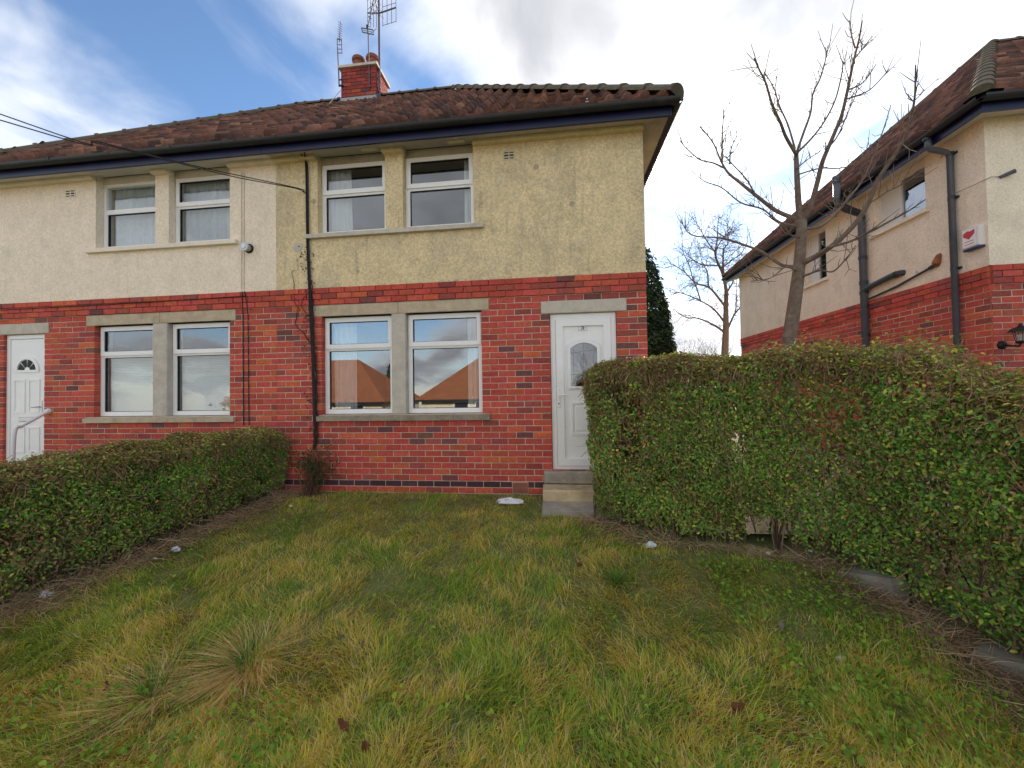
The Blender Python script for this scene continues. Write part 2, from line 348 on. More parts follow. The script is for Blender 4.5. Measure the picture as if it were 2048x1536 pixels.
F = np.stack([idx[:-1, :-1], idx[:-1, 1:], idx[1:, 1:], idx[1:, :-1]], -1).reshape(-1, 4)
g = new_obj('lawn_ground', np_mesh('lawn_ground', np.stack([XX, YY, ZZ], -1).reshape(-1, 3), [F], smooth=True), MT['soil']); tag(g, 'sloping front lawn ground', kind='structure')
mb = MB()
for a, b in ((-1.0, 0), (0, 2), (2, 5), (5, 9)):
    za, zb = float(gz(a))+.045, float(gz(b))+.045
    mb.add([(1.25, a, za), (5.4, a, za), (5.4, b, zb), (1.25, b, zb)], [(0, 1, 2, 3)])
pth = mb.build('path', MT['conc']); tag(pth, 'pale concrete path between the two houses', kind='structure')
rd = MB().add([(-60, -17.5, -3.88), (60, -17.5, -3.88), (60, -13.5, -3.88), (-60, -13.5, -3.88)], [(0, 1, 2, 3)]).build('road', MT['asphalt']); tag(rd, 'asphalt road below the lawn', kind='structure')

# ------------------------------------------------------------------ brickwork
def brick_colour(dark=False, orange=0.):
    if dark: return np.array((.085, .035, .045))*random.uniform(.8, 1.3)
    r = random.random()
    if r < .05: c = np.array((.19, .070, .064))
    elif r < .22: c = np.array((.34, .075, .060))
    elif r < .33+orange: c = np.array((.56, .118, .055))
    else: c = np.array((.51, .085, .060))
    return c*random.uniform(.82, 1.18)*np.array((1, random.uniform(.88, 1.15), random.uniform(.88, 1.15)))
def lay_bricks(u0, u1, n0, n1, openings, phase=0.):
    out = []; J = .0085
    for n in range(n0, n1):
        z0, z1 = n*COURSE, (n+1)*COURSE; zc = (z0+z1)/2
        cuts = sorted([(a, b) for a, b, c, d in openings if c < zc < d]); segs = []; x = u0
        for a, b in cuts:
            if a > x: segs.append((x, min(a, u1)))
            x = max(x, b)
        if x < u1: segs.append((x, u1))
        off = phase+(n % 2)*PITCH_B/2
        for a, b in segs:
            k = math.ceil((a-off)/PITCH_B+1e-6); es = [a]
            while off+k*PITCH_B < b-1e-6: es.append(off+k*PITCH_B); k += 1
            es.append(b)
            if len(es) > 2 and es[1]-es[0] < .06: del es[1]
            if len(es) > 2 and es[-1]-es[-2] < .06: del es[-2]
            for p, q in zip(es[:-1], es[1:]):
                out.append((p+(J/2 if p != a else 0), q-(J/2 if q != b else 0), z0+J/2, z1-J/2, n))
    return out
_bm = {}
def brick_mesh(w, h, d=.095):
    key = (round(w, 3), round(h, 3), d)
    if key not in _bm:
        me = MB().cbox(0, key[0], 0, d, 0, key[1], .005).mesh('brick'); me.materials.append(MT['brick_o']); _bm[key] = me
    return _bm[key]
def brick_part(bricks, wall, frame, proud, score, limit=300, colour=None):
    """frame: Matrix taking (u, depth, z) to the world; the best-scoring `limit` become objects, the rest one mass"""
    bricks = sorted(bricks, key=score); mb = MB()
    for i, (a, b, z0, z1, n) in enumerate(bricks):
        c = colour(a, z0, n) if colour else brick_colour(); dy = -proud(n)+random.uniform(-.0025, .0025)
        if i < limit:
            m = frame @ Matrix.Translation((a, dy, z0)) @ Matrix.Rotation(random.gauss(0, .003), 4, 'Z')
            o = new_obj('brick', brick_mesh(b-a, z1-z0), None, wall, m); o.color = (*c, 1)
        else: mb.cbox(a, b, dy, dy+.095, z0, z1, .005, c)
    if mb.v:
        me = mb.mesh('brickwork'); o = new_obj('brickwork', me, MT['brick_a'], wall, frame); tag(o, kind='stuff')
def wall_cells(mb, u0, u1, z0, z1, openings, y0, y1):
    us = sorted({u0, u1, *[v for o in openings for v in o[:2] if u0 < v < u1]}); zs = sorted({z0, z1, *[v for o in openings for v in o[2:] if z0 < v < z1]})
    I = lambda a, b: any(o[0] <= a <= o[1] and o[2] <= b <= o[3] for o in openings)
    for i in range(len(us)-1):
        for j in range(len(zs)-1):
            a, b, c, d = us[i], us[i+1], zs[j], zs[j+1]
            if I((a+b)/2, (c+d)/2): continue
            mb.add([(a, y0, c), (b, y0, c), (b, y0, d), (a, y0, d)], [(0, 1, 2, 3)])
            mb.add([(a, y1, c), (b, y1, c), (b, y1, d), (a, y1, d)], [(3, 2, 1, 0)])
            e = 1e-4
            if I(a-e, (c+d)/2): mb.add([(a, y0, c), (a, y0, d), (a, y1, d), (a, y1, c)], [(0, 1, 2, 3)])
            if I(b+e, (c+d)/2): mb.add([(b, y0, c), (b, y1, c), (b, y1, d), (b, y0, d)], [(0, 1, 2, 3)])
            if I((a+b)/2, c-e): mb.add([(a, y0, c), (a, y1, c), (b, y1, c), (b, y0, c)], [(0, 1, 2, 3)])
            if I((a+b)/2, d+e): mb.add([(a, y0, d), (b, y0, d), (b, y1, d), (a, y1, d)], [(0, 1, 2, 3)])

# ------------------------------------------------------------------ windows and doors
def rect(x0, x1, z0, z1): return [(x0, z0), (x1, z0), (x1, z1), (x0, z1)]
def window(house, x0, x1, z0, z1, zt, gm, um, y=.075, top_sash=True, split=.92, T=None, fw=.055):
    """white casement: fixed light below, top-hung sash above the transom at zt"""
    w = MB(T).ring(rect(x0, x1, z0, z1), rect(x0+fw*.8, x1-fw*.8, z0+fw*.8, z1-fw*.8), y, y+.07)
    w.box(x0+fw*.8, x1-fw*.8, y+.004, y+.066, zt-.028, zt+.028)
    wo = w.build('window', um, house)
    if top_sash:
        MB(T).ring(rect(x0+.018, x1-.018, zt-.012, z1-.012), rect(x0+.075, x1-.075, zt+.05, z1-.07), y-.016, y+.03).build('sash', um, wo)
        MB(T).ring(rect(x0+.075, x1-.075, zt+.05, z1-.07), rect(x0+.081, x1-.081, zt+.056, z1-.076), y-.004, y+.028).build('gasket', MT['gasket'], wo)
        MB(T).box(x0+.07, x1-.07, y+.012, y+.018, zt+.045, z1-.065).build('pane', gm, wo)
    else:
        MB(T).box(x0+fw*.7, x1-fw*.7, y+.022, y+.028, zt+.02, z1-fw*.7).build('pane', gm, wo)
    b0, b1 = fw*.8, .058
    MB(T).ring(rect(x0+b0, x1-b0, z0+b0, zt-.028), rect(x0+b1, x1-b1, z0+b1+.006, zt-.042), y+.006, y+.05).build('glazing_bead', um, wo)
    MB(T).ring(rect(x0+b1, x1-b1, z0+b1+.006, zt-.042), rect(x0+b1+.006, x1-b1-.006, z0+b1+.012, zt-.048), y+.016, y+.05).build('gasket', MT['gasket'], wo)
    MB(T).box(x0+b1-.005, x1-b1+.005, y+.030, y+.036, z0+b1, zt-.037).build('pane', gm, wo)
    return wo
def wavy_cloth(x0, x1, z0, z1, y, folds, amp, taper=0., T=None):
    nx, nz = max(12, int(folds*8)), 8; mb = MB(T); ph = random.uniform(0, 6)
    for j in range(nz+1):
        for i in range(nx+1):
            u = i/nx; v = j/nz; wd = (x1-x0)*(1-taper*v)
            mb.v.append((x0+wd*u, y+amp*math.sin(u*folds*6.283+ph+.5*math.sin(3*v))*(.7+.3*v)+amp*.4*math.sin(u*folds*2.7*6.283+2), z0+(z1-z0)*v))
    for j in range(nz):
        for i in range(nx): a = j*(nx+1)+i; mb.f.append((a, a+1, a+nx+2, a+nx+1))
    mb.smooth = True; return mb
def arc(cx, cz, r, a0, a1, n): return [(cx+r*math.cos(a0+(a1-a0)*i/n), cz+r*math.sin(a0+(a1-a0)*i/n)) for i in range(n+1)]

# ------------------------------------------------------------------ roof
TILE_W, GAUGE = .205, .30
def tile_mesh():
    prof = [(0, 0), (.05, -.004), (.110, 0), (.128, .034), (.155, .055), (.182, .040), (.200, .003), (.212, 0)]
    L_ = .345; n = len(prof); vs = []
    for s, dz in ((0, .034), (L_, .0)):
        for x, h in prof: vs.append((x, s, h+dz))
    for x, h in prof: vs.append((x, .002, min(h, 0)+.004))
    fs = [(i, i+1, n+i+1, n+i) for i in range(n-1)]+[(2*n+i, 2*n+i+1, i+1, i) for i in range(n-1)]
    return vs, fs
TV, TF = tile_mesh()
TME = MB().add(TV, TF).mesh('tile'); TME.materials.append(MT['tile_o']); TME.shade_smooth()
def tile_colour():
    return np.array(random.choice([(.20, .085, .055), (.17, .075, .052), (.15, .07, .055), (.24, .12, .08), (.10, .055, .045)]))*random.uniform(.65, 1.4)
def tile_slope(roof, frame, length, slen, inside, limit, score):
    """frame: local (u along the eave, v up the slope, w outwards) -> world"""
    cells = []
    for r in range(int(slen/GAUGE)+1):
        for c in range(int(length/TILE_W)+1):
            u, v = c*TILE_W, r*GAUGE
            if inside(u+TILE_W/2, v+.12): cells.append((u, v))
    cells.sort(key=lambda q: score(frame @ Vector((q[0], q[1], 0))))
    mb = MB()
    for i, (u, v) in enumerate(cells):
        m = Matrix.Translation((u, v, .012)) @ Matrix.Rotation(random.gauss(0, .012), 4, 'Z') @ Matrix.Rotation(random.gauss(0, .010), 4, 'X')
        c = tile_colour()
        if i < limit: o = new_obj('tile', TME, None, roof, frame @ m); o.color = (*c, 1)
        else: mb.add([m @ Vector(v_) for v_ in TV], TF, c)
    if mb.v:
        me = mb.mesh('tiling'); me.shade_smooth(); tag(new_obj('tiling', me, MT['tile_a'], roof, frame), kind='stuff')
def ridge_run(roof, a, b, piece=.42, r=.115, up=(0, 0, 1), name='ridge_tile'):
    a, b = Vector(a), Vector(b); d = (b-a); Ln = d.length; d.normalize(); n = int(Ln/piece)
    side = d.cross(Vector(up)).normalized(); up2 = side.cross(d).normalized()
    for i in range(n+1):
        s0 = i*piece; s1 = min(s0+piece+.03, Ln)
        if s1-s0 < .08: continue
        mb = MB(); K = 8
        vs = []
        for s, rr in ((s0, r*1.13), (s0+.05, r*1.12), (s0+.055, r), (s1, r*.97)):
            for k in range(K+1):
                t = math.pi*k/K; p = a+d*s+side*(rr*math.cos(t))+up2*(rr*.8*math.sin(t)-.015); vs.append(tuple(p))
        m_ = K+1
        fs = [(q*m_+k, q*m_+k+1, (q+1)*m_+k+1, (q+1)*m_+k) for q in range(3) for k in range(K)]+[tuple(range(m_-1, -1, -1))]
        mb.add(vs, fs); mb.build(name, MT['ridge'], roof)
def camdist(p): return (Vector(p)-Vector(CAM)).length
def mat_frame(o, ux, vx):
    ux = Vector(ux).normalized(); vx = Vector(vx).normalized(); w = ux.cross(vx)
    return Matrix(((ux.x, vx.x, w.x, o[0]), (ux.y, vx.y, w.y, o[1]), (ux.z, vx.z, w.z, o[2]), (0, 0, 0, 1)))

PARTY, XR = -3.93, 1.18
XL = 2*PARTY-XR
HD = 6.6
EAVE_Z, EY = 4.82, -.33
PT = R_(42.5); S = 3.65-.02
EXR, EXL = XR+.33, XL-.33
RZ = EAVE_Z+S*math.tan(PT); RY = EY+S
FRONT = Matrix.Identity(4)

def half_house(side):
    """side +1: the right-hand dwelling; -1: the left-hand one"""
    main = side > 0
    if main:
        H = thing('semi_detached_house', ((PARTY+XR)/2, HD/2, 0), 'right-hand semi with yellowish roughcast over red brick and door number 5', 'house')
        x0, x1 = PARTY, XR; ren = MT['render_main']; trim = MT['paint_cream']; sof = MT['soffit']
        up = [(-3.29, -2.29), (-2.035, -1.045)]; lo = [(-3.25, -2.22), (-2.02, -.965)]; lint = (-3.37, -.86); door = (-.05, .80); dl = (-.165, .93)
        usill = (-3.455, -.91); gu, gl = MT['glass_up'], MT['glass']; um = MT['upvc']
    else:
        H = thing('semi_detached_house', ((PARTY+XL)/2, HD/2, 0), 'left-hand semi with pale cream roughcast over red brick and white fanlight door', 'house')
        x0, x1 = XL, PARTY; ren = MT['render_white']; trim = MT['paint_white']; sof = MT['soffit_w']
        up = [(-6.897, -5.88), (-5.653, -4.656)]; lo = [(-6.92, -5.92), (-5.68, -4.67)]; lint = (-7.055, -4.57); door = (-8.55, -7.805); dl = (-8.66, -7.72)
        usill = (-7.02, -4.52); gu, gl = MT['glass_wavy'], MT['glass_wavy']; um = MT['upvc']
    ztop = 4.75
    # openings in the brickwork
    bo = [(a, b, 1.065, 2.445) for a, b in lo]+[(lo[0][1]-.001, lo[1][0]+.001, 1.065, 2.445), (*lint, 2.445, 2.605), (*lint, .977, 1.065), (*door, .30, 2.36), (*dl, 2.36, 2.525)]
    if main: bo.append((-.585, -.37, .005, .16))
    # backing: mortar
    mb = MB(); sh = .006
    wall_cells(mb, x0, x1, -.25, 2.85, [(a-sh, b+sh, c, d) for a, b, c, d in bo if (a, b) in lo or (a, b) == door], -.0005, .24)
    wall = mb.build('brick_wall', MT['mortar'], H)
    bricks = lay_bricks(x0+(.0 if main else .012), x1-(0.0 if not main else .0), 0, 35, bo, .05)
    score = lambda b: (Vector(((b[0]+b[1])/2, 0, b[2]))-Vector(CAM)).length-(.6 if (b[1]-b[0]) > .15 else 0)+(8 if (not main and b[3] < .75) or (main and b[0] > .55 and b[3] < 1.6) else 0)
    proud = lambda n: .006+(.022 if n >= 32 else 0)
    colr = (lambda a, z, n: brick_colour(n == 1, 0)) if main else (lambda a, z, n: brick_colour(False, .12))
    brick_part(bricks, wall, FRONT, proud, score, 300, colr)
    # upper roughcast wall
    mb = MB(); uo = [(a, b, 3.62, ztop+.2) for a, b in up]
    wall_cells(mb, x0, x1, 2.85, ztop+.05, uo, -.012, .24)
    mb.add([(x0, -.012, 2.85), (x1, -.012, 2.85), (x1, .02, 2.85), (x0, .02, 2.85)], [(3, 2, 1, 0)])
    mb.build('roughcast_wall', ren, H)
    # other walls, floors, partitions of the shell
    mb = MB(); sx0, sx1 = (x0, x1)
    if main: mb.box(x1-.2, x1-.003, .245, HD, -.25, 2.85)
    else: mb.box(x0+.003, x0+.2, .245, HD, -.25, 2.85)
    mb.box(x0+.2, x1-.21, HD-.2, HD, -.25, 2.85); so_ = mb.build('outer_brick_wall', MT['mortar'], H)
    sb = lay_bricks(0.0, HD, 0, 35, [], .0); mb = MB()
    if main: fr = Matrix(((0, -1, 0, x1), (1, 0, 0, 0), (0, 0, 1, 0), (0, 0, 0, 1)))
    else: fr = Matrix(((0, 1, 0, x0), (-1, 0, 0, HD), (0, 0, 1, 0), (0, 0, 0, 1)))
    brick_part([b for b in sb if (b[0] > .1 if main else b[1] < HD-.1)], so_, fr, proud, lambda b: 0, 0)
    mb = MB()
    if main: mb.box(x1-.2, x1+.012, .245, HD, 2.85, ztop+.05)
    else: mb.box(x0-.012, x0+.2, .245, HD, 2.85, ztop+.05)
    mb.box(x0+.2, x1-.21, HD-.2, HD+.01, 2.85, ztop+.05); mb.build('outer_roughcast_wall', ren, H)
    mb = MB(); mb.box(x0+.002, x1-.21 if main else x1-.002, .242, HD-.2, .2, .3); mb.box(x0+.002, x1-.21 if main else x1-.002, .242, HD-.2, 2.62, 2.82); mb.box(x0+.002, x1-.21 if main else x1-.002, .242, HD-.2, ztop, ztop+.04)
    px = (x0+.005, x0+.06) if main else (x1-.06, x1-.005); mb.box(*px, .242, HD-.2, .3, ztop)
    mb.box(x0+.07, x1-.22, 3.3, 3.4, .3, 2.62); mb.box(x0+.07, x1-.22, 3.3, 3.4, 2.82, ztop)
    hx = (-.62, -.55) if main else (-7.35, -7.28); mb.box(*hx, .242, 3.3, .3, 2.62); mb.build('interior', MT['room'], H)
    # stone dressings
    mid = (lo[0][1]+lo[1][0])/2
    for a, b in ((lint[0], mid-.002), (mid+.002, lint[1])): MB().cbox(a, b, -.016, .12, 2.445, 2.602, .006).build('lintel', MT['stone'], H)
    for a, b in ((lint[0], mid-.002), (mid+.002, lint[1])): MB().add([(a, -.055, .98), (b, -.055, .98), (b, -.055, 1.045), (a, -.055, 1.045), (a, .13, .98), (b, .13, .98), (b, .13, 1.072), (a, .13, 1.072)], [(0, 1, 2, 3), (3, 2, 6, 7), (1, 5, 6, 2), (4, 0, 3, 7), (5, 1, 0, 4)]).build('window_sill', MT['sill_mossy'] if main else MT['stone'], H)
    MB().cbox(lo[0][1], lo[1][0], -.012, .14, 1.068, 2.445, .008).build('mullion', MT['stone_grey'], H)
    MB().cbox(*dl, -.018, .12, 2.362, 2.522, .006).build('lintel', MT['stone_grey'], H)
    mu = (up[0][1]+up[1][0])/2+.05
    us = MT['stone_grey'] if main else trim
    for a, b in ((usill[0], mu-.002), (mu+.002, usill[1])): MB().add([(a, -.07, 3.545), (b, -.07, 3.545), (b, -.07, 3.60), (a, -.07, 3.60), (a, .12, 3.545), (b, .12, 3.545), (b, .12, 3.63), (a, .12, 3.63)], [(0, 1, 2, 3), (3, 2, 6, 7), (1, 5, 6, 2), (4, 0, 3, 7), (5, 1, 0, 4)]).build('window_sill', us, H)
    # frieze moulding under the soffit, broken by the windows, and cap of the pier
    for a, b in ((x0, up[0][0]), (up[1][1], x1)): MB().cbox(a, b, -.085, .0, 4.665, 4.735, .012).build('frieze', trim, H)
    MB().cbox(up[0][1]-.02, up[1][0]+.02, -.085, .05, 4.665, 4.735, .012).build('pier_cap', trim, H)
    for a, b in up: MB().box(a, b, .085, .13, 4.652, 4.76).build('head_board', sof, H)
    # windows
    for i, (a, b) in enumerate(up): window(H, a+.004, b-.004, 3.622, 4.65, 4.225, gu, um, .09, main or i == 1)
    for a, b in lo: window(H, a+.004, b-.004, 1.073, 2.438, 2.005, gl, um, .075)
    # dark gap behind the frames so no light leaks round them
    # soffit, fascia, gutter
    sx = (x0, EXR-.07) if main else (EXL+.07, x1)
    MB().add([(sx[0], -.262, 4.672), (sx[1], -.262, 4.672), (sx[1], .06, 4.752), (sx[0], .06, 4.752)], [(3, 2, 1, 0)]).build('soffit', sof, H)
    MB().cbox(*sx, -.285, -.262, 4.648, 4.815, .004).build('fascia', MT['navy'], H)
    gy, gzv, r = -.345, 4.80, .058
    def half_gutter(p, q, nrm, name):
        mb = MB(); K = 10; p, q = Vector(p), Vector(q); nn = Vector(nrm)
        for e in (p, q):
            for rr in (r, r-.006):
                for k in range(K+1):
                    t = math.pi*k/K; mb.v.append(tuple(e+nn*(rr*math.cos(t))+Vector((0, 0, -rr*math.sin(t)))))
        m = K+1
        for k in range(K): mb.f += [(k, k+1, 2*m+k+1, 2*m+k), (m+k+1, m+k, 3*m+k, 3*m+k+1), (k+1, k, m+k, m+k+1), (2*m+k, 2*m+k+1, 3*m+k+1, 3*m+k)]
        mb.f += [(0, 2*m, 3*m, m), (K, m+K, 3*m+K, 2*m+K)]
        mb.smooth = False
        return mb.build(name, MT['gutter'], H)
    gxa, gxb = (x0, EXR+.02) if main else (EXL-.02, x1)
    gt = half_gutter((gxa, gy, gzv), (gxb, gy, gzv), (0, -1, 0), 'gutter')
    for k in range(6):
        gx_ = gxa+.3+k*(gxb-gxa-.6)/5; MB().box(gx_-.012, gx_+.012, -.29, -.268, 4.74, 4.80).box(gx_-.01, gx_+.01, -.408, -.402, 4.78, 4.806).build('gutter_bracket', MT['gutter'], gt)
    gx = EXR-.07 if main else EXL+.07; nx_ = 1 if main else -1
    MB().add([(gx-nx_*.001, -.262, 4.672), (gx-nx_*.001, HD+.26, 4.672), (x1-.06 if main else x0+.06, HD+.26, 4.752), (x1-.06 if main else x0+.06, -.262, 4.752)], [(0, 1, 2, 3) if not main else (3, 2, 1, 0)]).build('soffit', sof, H)
    MB().box(min(gx, gx+nx_*.023), max(gx, gx+nx_*.023), -.285, HD+.28, 4.648, 4.815).build('fascia', MT['navy'], H)
    half_gutter((gx+nx_*.083, gy, gzv-.002), (gx+nx_*.083, HD+.3, gzv-.002), (nx_, 0, 0), 'gutter')
    # roof
    mb = MB(); apx = (EXR-S) if main else (EXL+S); ex = EXR if main else EXL; by = EY+2*S; dz = -.03
    A = [(PARTY, EY, EAVE_Z+dz), (ex, EY, EAVE_Z+dz), (apx, RY, RZ+dz), (PARTY, RY, RZ+dz), (ex, by, EAVE_Z+dz), (PARTY, by, EAVE_Z+dz)]
    mb.add(A, [(0, 1, 2, 3), (1, 4, 2), (4, 5, 3, 2), (0, 3, 5)])
    roof = mb.build('roof', MT['underlay'], H)
    sl_ = S/math.cos(PT); hw = abs(ex-PARTY)
    fr = mat_frame((PARTY if main else EXL, EY-.01, EAVE_Z), (1, 0, 0), (0, math.cos(PT), math.sin(PT)))
    def ins(u, v):
        h = v*math.cos(PT)
        return v < sl_-.05 and ((u < hw-h-.02) if main else (u > h+.02)) and 0 < u < hw
    tile_slope(roof, fr, hw, sl_, ins, 300, camdist)
    if main: fr = mat_frame((EXR+.01, EY, EAVE_Z), (0, 1, 0), (-math.cos(PT), 0, math.sin(PT)))
    else: fr = mat_frame((EXL-.01, by, EAVE_Z), (0, -1, 0), (math.cos(PT), 0, math.sin(PT)))
    tile_slope(roof, fr, 2*S, sl_, lambda u, v: v*math.cos(PT)+.05 < u < 2*S-v*math.cos(PT)-.05, 0, camdist)
    up3 = (0, 0, 1)
    ridge_run(roof, (ex, EY, EAVE_Z+.05), (apx, RY, RZ+.06), up=up3, name='hip_tile', r=.13)
    ridge_run(roof, (apx, RY, RZ+.05), (PARTY, RY, RZ+.05), r=.12)
    return H, up, lo, door
HM, upM, loM, doorM = half_house(1)
HL, upL, loL, doorL = half_house(-1)

# main door
def main_door():
    x0, x1 = -.046, .796; z0, z1 = .315, 2.355; y = .03
    d = MB().ring(rect(x0, x1, z0, z1), rect(x0+.062, x1-.062, z0+.05, z1-.062), y, y+.08).build('door', MT['upvc'], HM)
    ix0, ix1, iz0, iz1 = x0+.066, x1-.066, z0+.055, z1-.066
    MB().ring(rect(ix0, ix1, iz0, iz1), rect(ix0+.095, ix1-.095, iz0+.09, iz1-.095), y-.012, y+.05).build('door_leaf_frame', MT['upvc'], d)
    pz = (iz0+.09, iz1-.095); px = (ix0+.095, ix1-.095)
    gx0, gx1, g0, g1 = .205, .555, 1.40, 1.90; cx = (gx0+gx1)/2
    # panel with an arched opening
    sag = .075; rad = ((gx1-gx0)**2/4+sag**2)/(2*sag); cz = g1+sag-rad; hm = math.asin((gx1-gx0)/2/rad)
    top = arc(cx, cz, rad, math.pi/2-hm, math.pi/2+hm, 10)
    inner = [(gx0, g0), (gx1, g0)]+top
    mb = MB(); yp = y+.014
    mb.add([(px[0], yp, pz[0]), (px[1], yp, pz[0]), (px[1], yp, g0), (px[0], yp, g0)], [(0, 1, 2, 3)])
    mb.add([(px[0], yp, g0), (gx0, yp, g0), (gx0, yp, g1), (px[0], yp, g1)], [(0, 1, 2, 3)]); mb.add([(gx1, yp, g0), (px[1], yp, g0), (px[1], yp, g1), (gx1, yp, g1)], [(0, 1, 2, 3)])
    tl = top[::-1]; n = len(tl)                     # left to right along the arch
    tv = [(t[0], yp, pz[1]) for t in tl]+[(t[0], yp, t[1]) for t in tl]
    mb.add(tv, [(n+i, n+i+1, i+1, i) for i in range(n-1)])
    mb.add([(px[0], yp, g1), (gx0, yp, g1), (gx0, yp, pz[1]), (px[0], yp, pz[1])], [(0, 1, 2, 3)]); mb.add([(gx1, yp, g1), (px[1], yp, g1), (px[1], yp, pz[1]), (gx1, yp, pz[1])], [(0, 1, 2, 3)])
    mb.build('door_panel', MT['upvc'], d)
    def scl(p, k, kz=None): return [(cx+(a-cx)*k, (g0+g1)/2+(b-(g0+g1)/2)*(kz or k)) for a, b in p]
    MB().ring(scl(inner, 1.17, 1.10), scl(inner, .985, .99), y-.006, y+.03).build('glass_surround', MT['upvc'], d)
    MB().ring(scl(inner, 1.33, 1.16), scl(inner, 1.28, 1.14), y+.004, y+.02).build('moulding', MT['upvc'], d)
    MB().prism(inner, y+.02, y+.026).build('pane', MT['glass_dark'], d)
    lead = MB()
    for pts in ([(gx0+.045, g0), (gx0+.045, g1+.02)], [(gx1-.045, g0), (gx1-.045, g1+.02)], [(gx0, g1-.06), (gx1, g1-.02)], [(cx, g0), (cx, g1+.06)], [(gx0, g0+.16), (gx1, g0+.16)]):
        lead.tube([(a, y+.017, b) for a, b in pts], .0035, 4)
    for s in (1, .6): lead.tube([(cx+.055*s*a, y+.016, g1-.19+.12*s*b) for a, b in ((0, 1.1), (.75, .2), (.6, -.5), (0, -1), (-.6, -.5), (-.75, .2), (0, 1.1))], .004, 4)
    for sx in (-1, 1): lead.tube([(cx+sx*a, y+.016, g0+b) for a, b in ((.0, .10), (.06, .17), (.11, .13), (.12, .05))], .004, 4)
    lead.build('leading', MT['lead'], d)
    MB().ring(rect(.205, .555, .77, 1.20), rect(.23, .53, .795, 1.175), y-.002, y+.02).build('moulding', MT['upvc'], d)
    MB().cbox(.25, .51, y+.002, y+.02, .815, 1.155, .012).build('raised_panel', MT['upvc'], d)
    h = MB().cbox(.028, .062, y-.026, y-.013, 1.13, 1.38, .005).build('handle', MT['upvc'], d)
    MB().tube([(.045, y-.02, 1.29), (.045, y-.06, 1.29), (.07, y-.065, 1.29), (.17, y-.062, 1.292)], .009, 8).build('lever', MT['upvc'], h)
    MB().tube([(.045, y-.03, 1.18), (.045, y-.0255, 1.18)], .009, 10).build('keyhole', MT['gasket'], h)
    zc = 2.175; pl = MB().ring(rect(.315, .435, zc-.042, zc+.042), rect(.318, .432, zc-.039, zc+.039), y+.008, y+.013).build('number_plate_border', MT['lead'], d)
    MB().box(.316, .434, y+.0095, y+.013, zc-.041, zc+.041).build('number_plate', MT['white'], d)
    cu = bpy.data.curves.new('number', 'FONT'); cu.body = '5'; cu.size = .095; cu.extrude = .001; cu.offset = .0015; cu.align_x = 'CENTER'; cu.align_y = 'CENTER'
    to = bpy.data.objects.new('t', cu); COL.objects.link(to); bpy.context.view_layer.update()
    me = bpy.data.meshes.new_from_object(to.evaluated_get(bpy.context.evaluated_depsgraph_get())); bpy.data.objects.remove(to)
    me.name = 'door_number'; me.materials.clear()
    new_obj('door_number', me, MT['grey'], d, Matrix.Translation((.375, y+.007, zc)) @ Matrix.Rotation(math.pi/2, 4, 'X'))
main_door()
def left_door():
    x0, x1 = -8.546, -7.809; z0, z1 = .315, 2.355; y = .03
    d = MB().ring(rect(x0, x1, z0, z1), rect(x0+.06, x1-.06, z0+.05, z1-.06), y, y+.08).build('door', MT['upvc'], HL)
    MB().cbox(x0+.064, x1-.064, y+.006, y+.05, z0+.055, z1-.064, .008).build('door_leaf', MT['upvc'], d)
    cx = (x0+x1)/2; cz = 1.80; yy = y+.004
    o = arc(cx, cz, .225, 0, math.pi, 16); i_ = arc(cx, cz, .175, 0, math.pi, 16)
    MB().ring(o+[(cx-.225, cz-.03), (cx+.225, cz-.03)], i_+[(cx-.175, cz+.005), (cx+.175, cz+.005)], yy-.012, yy+.006).build('fanlight_frame', MT['upvc'], d)
    for k in range(4):
        a0, a1 = math.pi*k/4+.07, math.pi*(k+1)/4-.07
        MB().prism(arc(cx, cz, .165, a0, a1, 5)+arc(cx, cz, .055, a1, a0, 3), yy-.003, yy+.001).build('fanlight_pane', MT['gasket'], d)
    for a, b in ((cx-.24, cx-.03), (cx+.03, cx+.24)):
        for c, e in ((1.14, 1.66), (.52, .92)):
            MB().ring(rect(a, b, c, e), rect(a+.022, b-.022, c+.022, e-.022), yy-.008, yy+.004).build('moulding', MT['upvc'], d)
    lb = MB().cbox(cx-.135, cx+.135, yy-.012, yy+.004, 1.005, 1.075, .006).build('letterbox', MT['steel'], d); MB().box(cx-.12, cx+.12, yy-.015, yy-.0115, 1.02, 1.062).build('flap', MT['white'], lb)
    h = MB().cbox(x1-.11, x1-.08, yy-.012, yy+.004, 1.10, 1.33, .004).build('handle', MT['upvc'], d); MB().tube([(x1-.095, yy-.012, 1.23), (x1-.095, yy-.05, 1.23), (x1-.2, yy-.052, 1.225)], .009, 8).build('lever', MT['steel'], h)
left_door()

